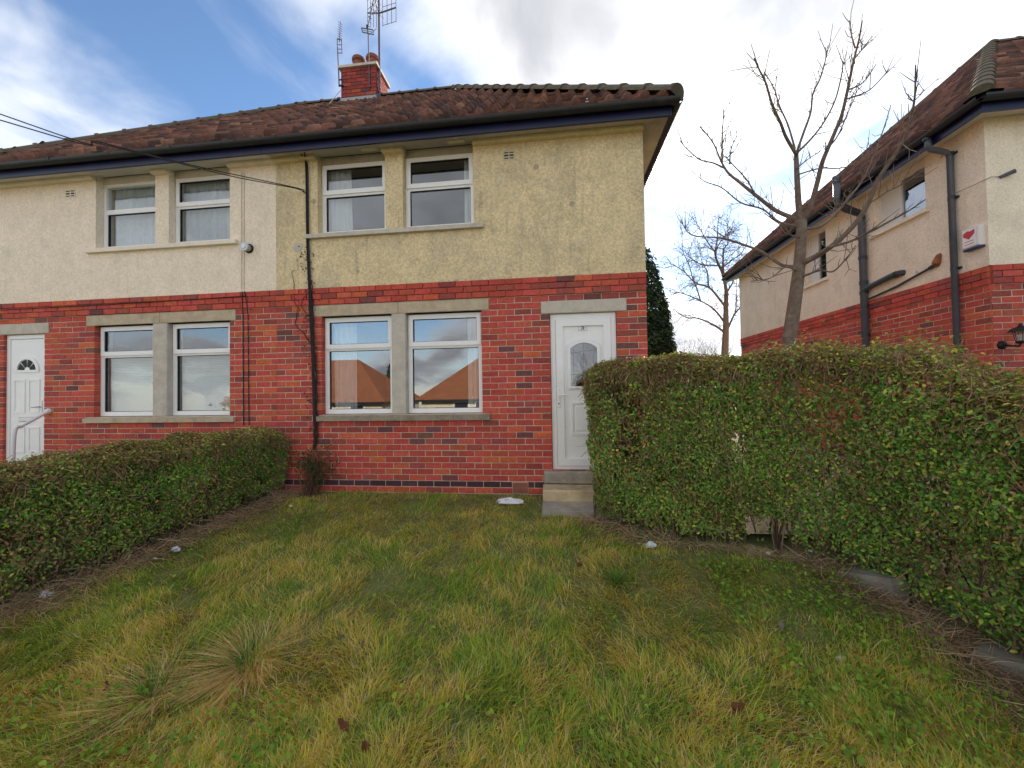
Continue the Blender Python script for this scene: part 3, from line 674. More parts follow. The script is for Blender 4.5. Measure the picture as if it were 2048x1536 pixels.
# chimney
def chimney():
    x0, x1, y0, y1, zb, zt = -4.69, -3.87, 3.0, 3.62, 7.2, 8.72
    c = MB().box(x0+.006, x1-.006, y0+.006, y1-.006, zb, zt).build('chimney', MT['mortar_dark'], HM)
    n0, n1 = int(7.55/COURSE), int(zt/COURSE)
    col = lambda a, z, n: brick_colour()*np.array((.62, .62, .7))
    sc = lambda b: -b[2]
    for fr, Ln in ((Matrix.Translation((x0, y0, 0)), x1-x0), (Matrix(((0, -1, 0, x1), (1, 0, 0, y0), (0, 0, 1, 0), (0, 0, 0, 1))), y1-y0)):
        brick_part(lay_bricks(0, Ln, n0, n1, [], .02), c, fr, lambda n: .004, sc, 120, col)
    for fr, Ln in ((Matrix(((0, 1, 0, x0), (-1, 0, 0, y1), (0, 0, 1, 0), (0, 0, 0, 1))), y1-y0), (Matrix(((-1, 0, 0, x1), (0, -1, 0, y1), (0, 0, 1, 0), (0, 0, 0, 1))), x1-x0)):
        brick_part(lay_bricks(0, Ln, n0, n1, [], .02), c, fr, lambda n: .004, sc, 0, col)
    zt = n1*COURSE
    MB().box(x0-.05, x1+.05, y0-.05, y1+.05, zt, zt+.055).build('chimney_cap', MT['stone_grey'], c)
    mb = MB(); mb.add([(x0, y0, zt+.055), (x1, y0, zt+.055), (x1, y1, zt+.055), (x0, y1, zt+.055), (x0+.2, y0+.2, zt+.1), (x1-.2, y0+.2, zt+.1), (x1-.2, y1-.2, zt+.1), (x0+.2, y1-.2, zt+.1)], [(0, 1, 5, 4), (1, 2, 6, 5), (2, 3, 7, 6), (3, 0, 4, 7), (4, 5, 6, 7)]); mb.build('flaunching', MT['stone_grey'], c)
    for px in (x0+.28, x1-.20):
        mb = MB(); prof = [(.15, .03), (.155, .14), (.13, .16), (.12, .34), (.15, .35), (.155, .40), (.14, .43), (.085, .43), (.085, .06)]; K = 18
        for rr, zz in prof:
            for k in range(K): mb.v.append((px+rr*math.cos(6.283*k/K), (y0+y1)/2-.03+rr*math.sin(6.283*k/K), zt+zz+.02))
        for i in range(len(prof)-1):
            for k in range(K): mb.f.append((i*K+k, i*K+(k+1) % K, (i+1)*K+(k+1) % K, (i+1)*K+k))
        mb.build('chimney_pot', MT['pot'], c)
    zr = lambda y: RZ-abs(y-RY)*math.tan(PT)
    z0 = zr(y0-.04)
    MB().cbox(x0-.015, x1+.015, y0-.022, y0, z0-.02, z0+.20, .004).build('flashing', MT['lead'], c)
    MB().add([(x1+.016, y0-.02, z0-.02), (x1+.016, RY, RZ), (x1+.016, y1, zr(y1)), (x1+.016, y1, zr(y1)+.22), (x1+.016, RY, RZ+.20), (x1+.016, y0-.02, z0+.20)], [(0, 1, 4, 5), (1, 2, 3, 4)]).build('flashing', MT['lead'], c)
    return zt
MT['mortar_dark'] = mat('sooty_mortar', (.10, .08, .07), .95, .3, 9, .4, 90)
CH_Z = chimney()

# small house fittings
def vent(x0, x1, z0, z1, H, m):
    o = MB().ring(rect(x0, x1, z0, z1), rect(x0+.016, x1-.016, z0+.016, z1-.016), -.02, .0).build('wall_vent', m, H)
    MB().box(x0+.012, x1-.012, -.013, -.011, z0+.012, z1-.012).build('vent_back', MT['vent_d'], o)
    cx = (x0+x1)/2; MB().box(cx-.008, cx+.008, -.018, -.012, z0+.015, z1-.015).build('vent_bar', m, o)
    for k in range(1, 3): z = z0+(z1-z0)*k/3; MB().box(x0+.015, x1-.015, -.0195, -.0125, z-.008, z+.008).build('vent_bar', m, o)
vent(-.635, -.475, 4.44, 4.565, HM, MT['vent_c']); vent(-7.44, -7.25, 4.435, 4.56, HL, MT['paint_white'])
ab = MB().box(-.583, -.372, .0, .06, .006, .158).build('air_brick', MT['terra'], HM)
for k in range(9): MB().box(-.578, -.377, -.012, .0, .014+k*.0158, .022+k*.0158).build('air_brick_rib', MT['terra'], ab)
pp = MB(); ce = onY(597, 496); pp.add([(ce[0]+.085*math.cos(t)*random.uniform(.7, 1.15), -.016, ce[2]+.075*math.sin(t)*random.uniform(.7, 1.15)) for t in np.linspace(0, 6.0, 13)], [tuple(range(13))]); pp.build('cement_patch', MT['stone_grey'], HM)
for px in ((738, 298), (912, 285)):
    p = onY(*px, -.10); MB().cbox(p[0]-.11, p[0]+.11, -.13, -.07, 4.695, 4.73, .004).build('soffit_vent', MT['vent_c'], HM)
fl = thing('flue_terminal', (-4.347, -.012, 3.471), 'round grey metal flue outlet on the cream roughcast below the left upper windows', 'flue')
MB().tube([(-4.347, .0, 3.471), (-4.347, -.10, 3.471)], .048, 18).build('flue_pipe', MT['steel'], fl)
MB().tube([(-4.347, -.095, 3.471), (-4.347, -.112, 3.471)], [.062, .062], 18).build('flue_collar', MT['steel'], fl)
MB().tube([(-4.347, -.112, 3.471), (-4.347, -.122, 3.471)], [.036, .03], 14).build('flue_cap', MT['white'], fl)
MB().tube([(-4.347, -.004, 3.471), (-4.347, -.02, 3.471)], .068, 18).build('flue_plate', MT['cable'], fl)

# curtains and blinds (hang inside the windows)
def cloth(mb, name, m, label, cat, group=None): o = mb.build(name, m); tag(o, label, cat, group)
a, b = upM[0]; cloth(wavy_cloth(a+.02, a+.40, 3.66, 4.64, .21, 4.5, .022, .06), 'curtain', MT['curtain'], 'white curtain gathered left in the yellow house upper left window', 'curtain')
a, b = upM[1]; cloth(wavy_cloth(b-.18, b-.02, 3.66, 4.64, .21, 2.5, .02, .2), 'curtain', MT['curtain'], 'narrow white curtain at the right of the upper window beside the vent', 'curtain')
a, b = loM[0]; cloth(wavy_cloth(a+.06, a+.40, 1.08, 2.43, .20, 4, .022), 'curtain', MT['curtain'], 'white curtain at the left of the ground floor window by the dead creeper', 'curtain')
a, b = loM[1]; cloth(wavy_cloth(b-.24, b-.02, 1.08, 2.43, .20, 3, .022), 'curtain', MT['curtain'], 'white patterned curtain at the right of the ground floor window nearest the door', 'curtain')
for i, (a, b) in enumerate(upL): cloth(wavy_cloth(a+.02, b-.02, 3.64, 4.64, .21, 8, .018), 'net_curtain', MT['net'], ['net curtain filling the left house upper window nearest its vent', 'net curtain filling the left house upper window nearest the flue'][i], 'net curtain', 'net curtains in the left house')
for i, (a, b) in enumerate(loL):
    t = thing('window_blind', ((a+b)/2, .24, 1.09), ['pale slatted blind in the left ground floor window nearest the fanlight door', 'pale slatted blind in the left ground floor window nearest the black cables'][i], 'blind', 'blinds in the left house')
    slat = MB().add([(0, 0, 0), (b-a-.06, 0, 0), (b-a-.06, .014, .024), (0, .014, .024)], [(0, 1, 2, 3)]).mesh('slat'); slat.materials.append(MT['blind'])
    for k in range(36 if i == 0 else 37):
        z = 1.09+k*.0245
        if z > 1.97: break
        new_obj('slat', slat, None, t, Matrix.Translation((a+.03, .185+random.uniform(0, .002), z)))
    MB().box(a+.03, b-.03, 1.0*.18, .205, 1.975, 2.02).build('headrail', MT['blind'], t)

# ------------------------------------------------------------------ doorstep
st = thing('doorstep', (.32, -.25, 0), 'worn stone steps below the white door numbered 5', 'steps')
MB().cbox(-.16, .95, -.10, .03, .16, .312, .012).build('threshold_step', MT['step_dark'], st)
MB().cbox(-.17, .95, -.40, -.102, -.06, .158, .015).build('lower_step', MT['step'], st)
sb = MB().add([(-.17, -.66, -.09), (.75, -.66, -.09), (.75, -.402, -.055), (-.17, -.402, -.055), (-.17, -.66, -.005), (.75, -.66, -.01), (.75, -.402, .03), (-.17, -.402, .03)],
   [(0, 1, 5, 4), (1, 2, 6, 5), (2, 3, 7, 6), (3, 0, 4, 7), (4, 5, 6, 7)]).build('paving_slab', MT['step_dark']); tag(sb, 'dark tilted paving slab on the grass in front of the doorstep', 'paving slab')

# ------------------------------------------------------------------ neighbour house
PHI = R_(1.6); NO = onX(1986, 700, 5.5); NO = np.array([5.5, NO[1], 0]); NN = np.array([math.cos(PHI), -math.sin(PHI), 0]); NT = np.array([math.sin(PHI), math.cos(PHI), 0])
TS = lambda v: NO-NT*v[0]+NN*v[1]+np.array([0, 0, v[2]])            # side wall: x = -(distance back), y = into the wall
TFt = lambda v: NO+NN*v[0]+NT*v[1]+np.array([0, 0, v[2]])           # front wall
def frame_of(T): o = T((0, 0, 0)); return Matrix([[*(T((1, 0, 0))-o)[:1], (T((0, 1, 0))-o)[0], 0, o[0]], [(T((1, 0, 0))-o)[1], (T((0, 1, 0))-o)[1], 0, o[1]], [0, 0, 1, 0], [0, 0, 0, 1]])
ND, NW = 6.9, 5.1
def neighbour():
    H = thing('neighbour_house', NO+NN*NW/2+NT*ND/2, 'neighbouring pale roughcast and red brick house with grey downpipes on its side', 'house')
    um = MT['upvc_old']; tr = MT['paint_white']
    w1, w2 = (-1.74, -.80), (-3.70, -2.98)
    so_ = [(*w1, 3.96, 4.80), (*w2, 3.58, 4.80)]
    mb = MB(TS); wall_cells(mb, -ND, 0, -.25, 2.85, [], -.0005, .24); wall = mb.build('brick_wall', MT['mortar'], H)
    sc = lambda b: camdist(TS(((b[0]+b[1])/2, 0, b[2])))+(6 if b[3] < 1.2 else 0)
    proud = lambda n: .006+(.022 if n >= 32 else 0)
    brick_part(lay_bricks(-ND, 0, 0, 35, [], .03), wall, frame_of(TS), proud, sc, 300)
    mb = MB(TFt); wall_cells(mb, .012, NW, -.25, 2.85, [], -.0005, .24); wf = mb.build('front_brick_wall', MT['mortar'], H)
    lint = [(.55, 1.6, 2.445, 2.605)]
    bl = lay_bricks(.012, NW, 0, 35, lint, .0)
    brick_part(bl, wf, frame_of(TFt), proud, lambda b: b[0], 80)
    MB(TFt).cbox(.55, 1.6, -.016, .1, 2.445, 2.602, .006).build('lintel', MT['stone'], H)
    mb = MB(TS); wall_cells(mb, -ND, .0128, 2.85, 4.80, so_, -.012, .24); mb.add([(-ND, -.012, 2.85), (.0128, -.012, 2.85), (.0128, .02, 2.85), (-ND, .02, 2.85)], [(3, 2, 1, 0)]); mb.build('roughcast_wall', MT['render_neigh'], H)
    mb = MB(TFt); wall_cells(mb, -.012, NW, 2.85, 4.80, [], -.013, .24); mb.add([(-.012, -.013, 2.85), (NW, -.013, 2.85), (NW, .02, 2.85), (-.012, .02, 2.85)], [(3, 2, 1, 0)]); mb.build('front_roughcast_wall', MT['render_white'], H)
    MB(TFt).box(.25, NW, ND-.2, ND, -.2, 4.8).box(NW-.2, NW, .25, ND-.2, -.2, 4.8).build('rear_wall', MT['render_neigh'], H)
    mb = MB(TFt); mb.box(.25, NW-.2, .25, ND-.2, 2.6, 2.8); mb.box(2.2, 2.3, .25, ND-.2, 2.8, 4.75); mb.build('interior', MT['room'], H)
    # windows
    x0, x1 = w1; w = MB(TS).ring(rect(x0, x1, 3.965, 4.70), rect(x0+.05, x1-.05, 4.01, 4.65), .07, .14).box(-1.36, -1.31, .074, .136, 4.01, 4.65).build('window', um, H)
    MB(TS).box(-1.32, x1+.001-.045, .10, .106, 4.0, 4.66).build('pane', MT['glass_dull'], w); MB(TS).box(x0+.045, -1.355, .10, .106, 4.0, 4.66).build('pane', MT['blind'], w)
    MB(TS).box(x0, x1, .06, .15, 4.702, 4.82).build('head_board', tr, H)
    MB(TS).cbox(x0-.06, x1+.06, -.07, .1, 3.895, 3.962, .006).build('window_sill', tr, H)
    x0, x1 = w2; w = MB(TS).ring(rect(x0, x1, 3.585, 4.66), rect(x0+.05, x1-.05, 3.635, 4.61), .07, .14).box(-3.41, -3.36, .074, .136, 3.635, 4.61).build('window', um, H)
    MB(TS).box(-3.37, x1-.045, .10, .106, 3.63, 4.62).build('pane', MT['glass_dull'], w); MB(TS).box(x0+.045, -3.4, .10, .106, 3.63, 4.62).build('pane', MT['blind'], w)
    MB(TS).box(x0, x1, .06, .15, 4.662, 4.82).build('head_board', tr, H)
    MB(TS).cbox(x0-.06, x1+.06, -.06, .1, 3.52, 3.582, .006).build('window_sill', tr, H)
    # eaves
    MB(TS).add([(.26, -.262, 4.672), (-ND-.26, -.262, 4.672), (-ND-.26, .06, 4.752), (.26, .06, 4.752)], [(0, 1, 2, 3)]).build('soffit', MT['soffit_w'], H)
    MB(TFt).add([(-.26, -.262, 4.673), (NW, -.262, 4.673), (NW, .06, 4.753), (-.26, .06, 4.753)], [(3, 2, 1, 0)]).build('soffit', MT['soffit_w'], H)
    MB(TS).box(-ND-.29, .262, -.285, -.262, 4.648, 4.815).build('fascia', MT['navy'], H)
    MB(TFt).box(-.285, NW, -.286, -.263, 4.647, 4.814).build('fascia', MT['navy'], H)
    def gut(T, x0, x1):
        mb = MB(T); K = 8; r = .06
        for xx in (x0, x1):
            for rr in (r, r-.006):
                for k in range(K+1): t = math.pi*k/K; mb.v.append((xx, -.345-rr*math.cos(t), 4.80-rr*math.sin(t)))
        m = K+1
        for k in range(K): mb.f += [(k, k+1, 2*m+k+1, 2*m+k), (m+k+1, m+k, 3*m+k, 3*m+k+1)]
        mb.f += [(0, 2*m, 3*m, m), (K, m+K, 3*m+K, 2*m+K)]
        mb.build('gutter', MT['gutter'], H)
    gut(TS, -ND-.33, .345); gut(TFt, -.345, NW)
    # roof
    S2 = (ND+.66)/2; rz = EAVE_Z+S2*math.tan(PT); e = .33; dz = -.03
    A = [(-e, -e), (NW, -e), (NW, ND+e), (-e, ND+e), (-e+S2, -e+S2), (NW, -e+S2)]; Z = [EAVE_Z+dz]*4+[rz+dz]*2
    roof = MB(TFt).add([(a, b, z) for (a, b), z in zip(A, Z)], [(0, 1, 5, 4), (3, 0, 4), (2, 3, 4, 5), (1, 2, 5)]).build('roof', MT['underlay'], H)
    V3 = lambda v: Vector([float(q) for q in v])
    sl_ = S2/math.cos(PT); c_, s_ = math.cos(PT), math.sin(PT)
    fr = mat_frame(V3(TFt((-e-.01, ND+e, EAVE_Z))), -V3(NT), V3(NN*c_)+Vector((0, 0, s_)))
    tile_slope(roof, fr, 2*S2, sl_, lambda u, v: v*c_+.05 < u < 2*S2-v*c_-.05, 300, camdist)
    fr = mat_frame(V3(TFt((-e, -e-.01, EAVE_Z))), V3(NN), V3(NT*c_)+Vector((0, 0, s_)))
    tile_slope(roof, fr, NW+e, sl_, lambda u, v: u > v*c_+.05 and v < sl_-.05, 40, camdist)
    ap = TFt((-e+S2, -e+S2, rz+.05))
    ridge_run(roof, TFt((-e, -e, EAVE_Z+.05)), ap, r=.10, name='hip_tile'); ridge_run(roof, TFt((-e, ND+e, EAVE_Z+.05)), ap, r=.10, name='hip_tile'); ridge_run(roof, ap, TFt((NW, -e+S2, rz+.05)))
    # pipes on the side wall
    a = -.37; dp = MB(TS).tube([(a+.02, -.335, 4.745), (a+.02, -.335, 4.66), (a+.01, -.30, 4.60), (a, -.11, 4.545), (a, -.062, 4.50), (a, -.06, .05)], .036, 12); dp.smooth = True; d = dp.build('downpipe', MT['pipe'], H)
    for z in (4.51, 3.9, 2.93, 1.75): MB(TS).tube([(a, -.06, z-.025), (a, -.06, z+.025)], .041, 12).box(a-.055, a+.055, -.03, -.013, z-.015, z+.015).build('pipe_clip', MT['pipe_b'], d)
    MB(TS).tube([(a+.02, -.345, 4.72), (a+.02, -.345, 4.80)], .045, 12).build('gutter_outlet', MT['pipe_b'], d)
    a = -1.93; dp = MB(TS).tube([(a-.04, -.43, 5.05), (a-.04, -.43, 4.72), (a-.02, -.38, 4.58), (a, -.12, 4.43), (a, -.08, 4.36), (a, -.08, .05)], .055, 12); dp.smooth = True; d = dp.build('soil_pipe', MT['pipe'], H)
    MB(TS).tube([(a-.04, -.43, 4.72), (a-.03, -.41, 4.63), (a-.01, -.30, 4.52), (a, -.1, 4.42), (a, -.08, 4.30)], .061, 12).build('pipe_bend', MT['pipe_b'], d)
    for z in (3.62, 3.18, 3.0, 2.75, 2.25): MB(TS).tube([(a, -.08, z-.03), (a, -.08, z+.03)], .062, 12).build('pipe_collar', MT['pipe_b'], d)
    for k in range(3): MB(TS).tube([(a-.04, -.43, 5.02+k*.05), (a-.04, -.43, 5.04+k*.05)], .063, 12).build('vent_cage_ring', MT['pipe'], d)
    MB(TS).tube([(a, -.085, 3.02), (a+.1, -.085, 3.06), (a+.55, -.075, 3.12), (a+.70, -.06, 3.13), (a+.72, .0, 3.13)], .046, 12).build('waste_pipe', MT['pipe_b'], d)
    MB(TS).tube([(a+.62, -.07, 3.125), (a+.66, -.066, 3.127)], .053, 12).build('pipe_collar', MT['pipe_b'], d)
    o = MB(TS).tube([(-1.86, -.05, 2.87), (-1.3, -.04, 2.94), (-.72, -.04, 3.06), (-.64, -.045, 3.08)], .017, 8).build('overflow_pipe', MT['pipe_b'], H)
    MB(TS).tube([(-.74, -.04, 3.055), (-.62, -.045, 3.085)], .028, 8).build('pipe_elbow', MT['pipe_b'], o)
    MB(TS).tube([(-.66, -.02, 3.06), (-.64, -.04, 3.10), (-.61, -.03, 3.2), (-.61, -.01, 3.22)], [.035, .05, .03, .012], 8).build('rusty_plate', MT['rust'], o)
    return H
HN = neighbour()
# alarm box
ax0, ax1, az0, az1 = -.235, -.02, 3.10, 3.39
al = thing('alarm_box', TS(((ax0+ax1)/2, 0, az0)), 'white alarm bell box with red badge and blue base on the neighbour wall', 'alarm box')
MB(TS).cbox(ax0, ax1, -.085, -.012, az0+.03, az1, .012).build('casing', MT['upvc_old'], al)
MB(TS).cbox(ax0+.005, ax1-.005, -.08, -.014, az0, az0+.0285, .008).build('blue_base', MT['blue'], al)
MB(TS).box(ax0+.02, ax1-.03, -.0875, -.0855, az0+.05, az1-.02).build('face_label', MT['white'], al)
mb = MB(TS); cxa = (ax0+ax1)/2-.01; mb.prism([(cxa-.07, az1-.06), (cxa-.07, az1-.10), (cxa, az1-.15), (cxa+.07, az1-.09), (cxa+.07, az1-.035), (cxa+.02, az1-.05), (cxa-.02, az1-.035)], -.0895, -.0876); mb.build('red_badge', MT['red'], al)
for k in range(2): MB(TS).box(cxa-.055, cxa+.06, -.0888, -.0876, az0+.075+k*.035, az0+.083+k*.035).build('printed_line', MT['red'], al)
# lantern
lp = onY(2008, 690, NO[1]-.03); LX = lp[0]-NO[0]
def lantern():
    x, z = LX, lp[2]; t = thing('wall_lantern', TFt((x, 0, z)), 'black wall lantern on the brick front of the neighbouring house', 'lantern')
    MB(TFt).tube([(x, .0, z), (x, -.02, z), (x, -.035, z)], [.055, .05, .03], 12).build('wall_plate', MT['black'], t)
    MB(TFt).tube([(x, -.03, z), (x+.01, -.10, z-.02), (x+.03, -.16, z-.03), (x+.04, -.17, z+.01)], .012, 8).build('arm', MT['black'], t)
    cx, cy = x+.04, -.17
    def ring(prof, m, nm, K=6):
        mb = MB(TFt)
        for r, zz in prof:
            for k in range(K): mb.v.append((cx+r*math.cos(6.283*k/K), cy+r*math.sin(6.283*k/K), z+zz))
        for i in range(len(prof)-1):
            for k in range(K): mb.f.append((i*K+k, i*K+(k+1) % K, (i+1)*K+(k+1) % K, (i+1)*K+k))
        mb.build(nm, m, t)
    ring([(.0, .0), (.035, .0), (.045, .03), (.0, .03)], MT['black'], 'base'); ring([(.042, .03), (.062, .15)], MT['lampglass'], 'glass_body')
    ring([(.0, .15), (.105, .145), (.075, .185), (.025, .21), (.012, .24), (.0, .25)], MT['black'], 'cap', 12); ring([(.0, .035), (.016, .04), (.016, .11), (.0, .12)], MT['white'], 'bulb', 8)
    for k in range(6): a = 6.283*k/6; MB(TFt).tube([(cx+.043*math.cos(a), cy+.043*math.sin(a), z+.03), (cx+.063*math.cos(a), cy+.063*math.sin(a), z+.15)], .004, 4).build('glazing_bar', MT['black'], t)
lantern()
bp_ = onY(2008, 351, NO[1]-.02)
wb = thing('wire_bracket', bp_, 'small dark bracket with a thin wire on the neighbour front roughcast', 'bracket')
MB().tube([bp_+np.array([-.05, 0, -.02]), bp_+np.array([.06, -.06, .02])], [.02, .028], 8).build('clamp', MT['pipe'], wb)
MB().tube([TS((-.37, -.1, 3.93)), TS((-.1, -.08, 3.92)), NO+np.array([.0, -.06, 3.95]), bp_+np.array([-.05, 0, -.01])], .004, 4).build('wire', MT['pipe'], wb)

# ------------------------------------------------------------------ cables, creeper, aerials, rail
def cable(name, pts, r, m, label, cat='cable', group=None):
    mb = MB().tube(pts, r, 6); o = mb.build(name, m); return tag(o, label, cat, group)
def smooth_pts(pts, n=6):
    pts = [np.array(p, float) for p in pts]; out = []
    for i in range(len(pts)-1):
        p0, p1, p2, p3 = pts[max(i-1, 0)], pts[i], pts[i+1], pts[min(i+2, len(pts)-1)]
        for k in range(n):
            t = k/n; out.append(.5*((2*p1)+(-p0+p2)*t+(2*p0-5*p1+4*p2-p3)*t*t+(-p0+3*p1-3*p2+p3)*t**3))
    return out+[pts[-1]]
a0 = onY(612, 388, -.03)
w1_ = [onY(0, 228, -1.75), onY(200, 284, -1.3), onY(400, 334, -.75), onY(590, 375, -.1), onY(607, 383, -.035), a0]
w2_ = [onY(0, 240, -1.85), onY(200, 287, -1.35), onY(400, 337, -.77), onY(480, 356, -.45), onY(590, 376.5, -.105), onY(607, 385, -.04)]
cable('overhead_cable', smooth_pts([w1_[0]+(w1_[0]-w1_[1])*8+np.array([0, 0, .8])]+w1_), .006, MT['cable'], 'upper of two black overhead cables running to the yellow roughcast wall', 'cable', 'overhead cables')
cable('overhead_cable', smooth_pts([w2_[0]+(w2_[0]-w2_[1])*8+np.array([0, 0, .7])]+w2_), .006, MT['cable'], 'lower of two black overhead cables running to the yellow roughcast wall', 'cable', 'overhead cables')
cb = [onY(594, 300, -.2), onY(609, 317, -.04), onY(612, 340, -.03), onY(613, 400, -.03), onY(614, 480, -.035), onY(617, 560, -.04), onY(621, 650, -.05), onY(625, 740, -.05), onY(628, 850, -.05)]
cable('wall_cable', smooth_pts(cb), .012, MT['cable'], 'thick black cable running down the wall between the two houses')
cb2 = [onY(608, 297, -.24), onY(611, 318, -.05)]+[c+np.array([.028, -.005, 0]) for c in cb[2:]]
cable('wall_cable', smooth_pts(cb2), .009, MT['cable'], 'thinner black cable beside the thick one on the yellow house wall')
for (xx, lab) in (((483, 483, 486, 487), 'left of two thin vertical wires crossing the cream wall'), ((488, 488, 496, 498), 'right of two thin vertical wires crossing the cream wall')):
    cable('thin_wire', [onY(xx[0], 345, -.018), onY(xx[1], 578, -.018)], .005, MT['cable_c'], lab+' roughcast', 'wire', 'painted wires')
    cable('wall_cable', [onY(xx[1]+1, 582, -.036), onY(xx[2]-1, 618, -.036), onY(xx[2], 630, -.014), onY(xx[3], 850, -.014)], .006, MT['cable'], lab.replace('thin vertical wires crossing the cream wall', 'black cables down the left house brickwork'), 'cable', 'black cables on the left brickwork')
cable('wall_cable', smooth_pts([onY(0, 620, -.038), onY(250, 607, -.038), onY(492, 592, -.038)]), .006, MT['cable'], 'black cable along the top brick courses of the left house')
# dead creeper on the wall
cr = thing('dead_creeper', onY(628, 870, -.04), 'dead brown creeper climbing the cable on the wall between the houses', 'creeper')
def creep_path(pts, r, wob):
    out = []
    for p in smooth_pts(pts, 10): out.append(np.array(p)+np.array([random.gauss(0, wob), 0, random.gauss(0, wob)]))
    return MB().tube(out, [r*(1-.6*i/len(out)) for i in range(len(out))], 5)
base = onY(628, 900, -.03)
creep_path([base]+[c+np.array([.008, .006, 0]) for c in cb[:2:-1]], .02, .004).build('stem', MT['creeper'], cr)
creep_path([base+np.array([.02, 0, 0])]+[c+np.array([.04, .01, 0]) for c in cb[:4:-1]], .014, .006).build('stem', MT['creeper'], cr)
creep_path([onY(622, 690, -.02), onY(606, 665, -.02), onY(591, 648, -.02), onY(596, 615, -.02), onY(589, 604, -.035), onY(588, 570, -.02), onY(584, 545, -.02), onY(590, 541, -.02)], .006, .003).build('tendril', MT['creeper'], cr)
creep_path([onY(612, 626, -.02), onY(603, 612, -.035), onY(606, 598, -.035), onY(612, 592, -.035)], .005, .003).build('tendril', MT['creeper'], cr)
mb = MB()
for k in range(190):
    py = random.uniform(490, 860); p = onY(np.interp(py, [490, 860], [612, 628])+random.gauss(0, 7 if py > 560 else 9), py, -.036 if 2.6 < onY(600, py)[2] < 2.86 else -.016); q = p+np.array([random.gauss(0, .016), -.006, random.gauss(0, .016)]); mb.tube([p, q], random.uniform(.003, .007), 4)
tag(mb.build('dead_shoots', MT['creeper'], cr), kind='stuff')
# handrail
pA, pB = onY(97, 822, -.02), onY(46, 853, -.75)
pB = np.array([onX(44, 852, pA[0]+.02)[0], *onX(44, 852, pA[0]+.02)[1:]])
hr = thing('handrail', (pB[0], pB[1], float(gz(pB[1]))), 'white tubular handrail beside the left house door', 'handrail')
t1 = pB+np.array([0, -.08, -.12]); mb = MB().tube(smooth_pts([pA, pA*.35+pB*.65, pB, t1, np.array([t1[0], t1[1]-.01, float(gz(t1[1]))-.05])], 8), .024, 10); mb.smooth = True; mb.build('rail', MT['white'], hr)
MB().tube([pA+np.array([0, .03, .01]), pA+np.array([0, 0, .0]), pA+np.array([0, -.03, -.012])], [.03, .042, .036], 12).build('end_knob', MT['white'], hr)

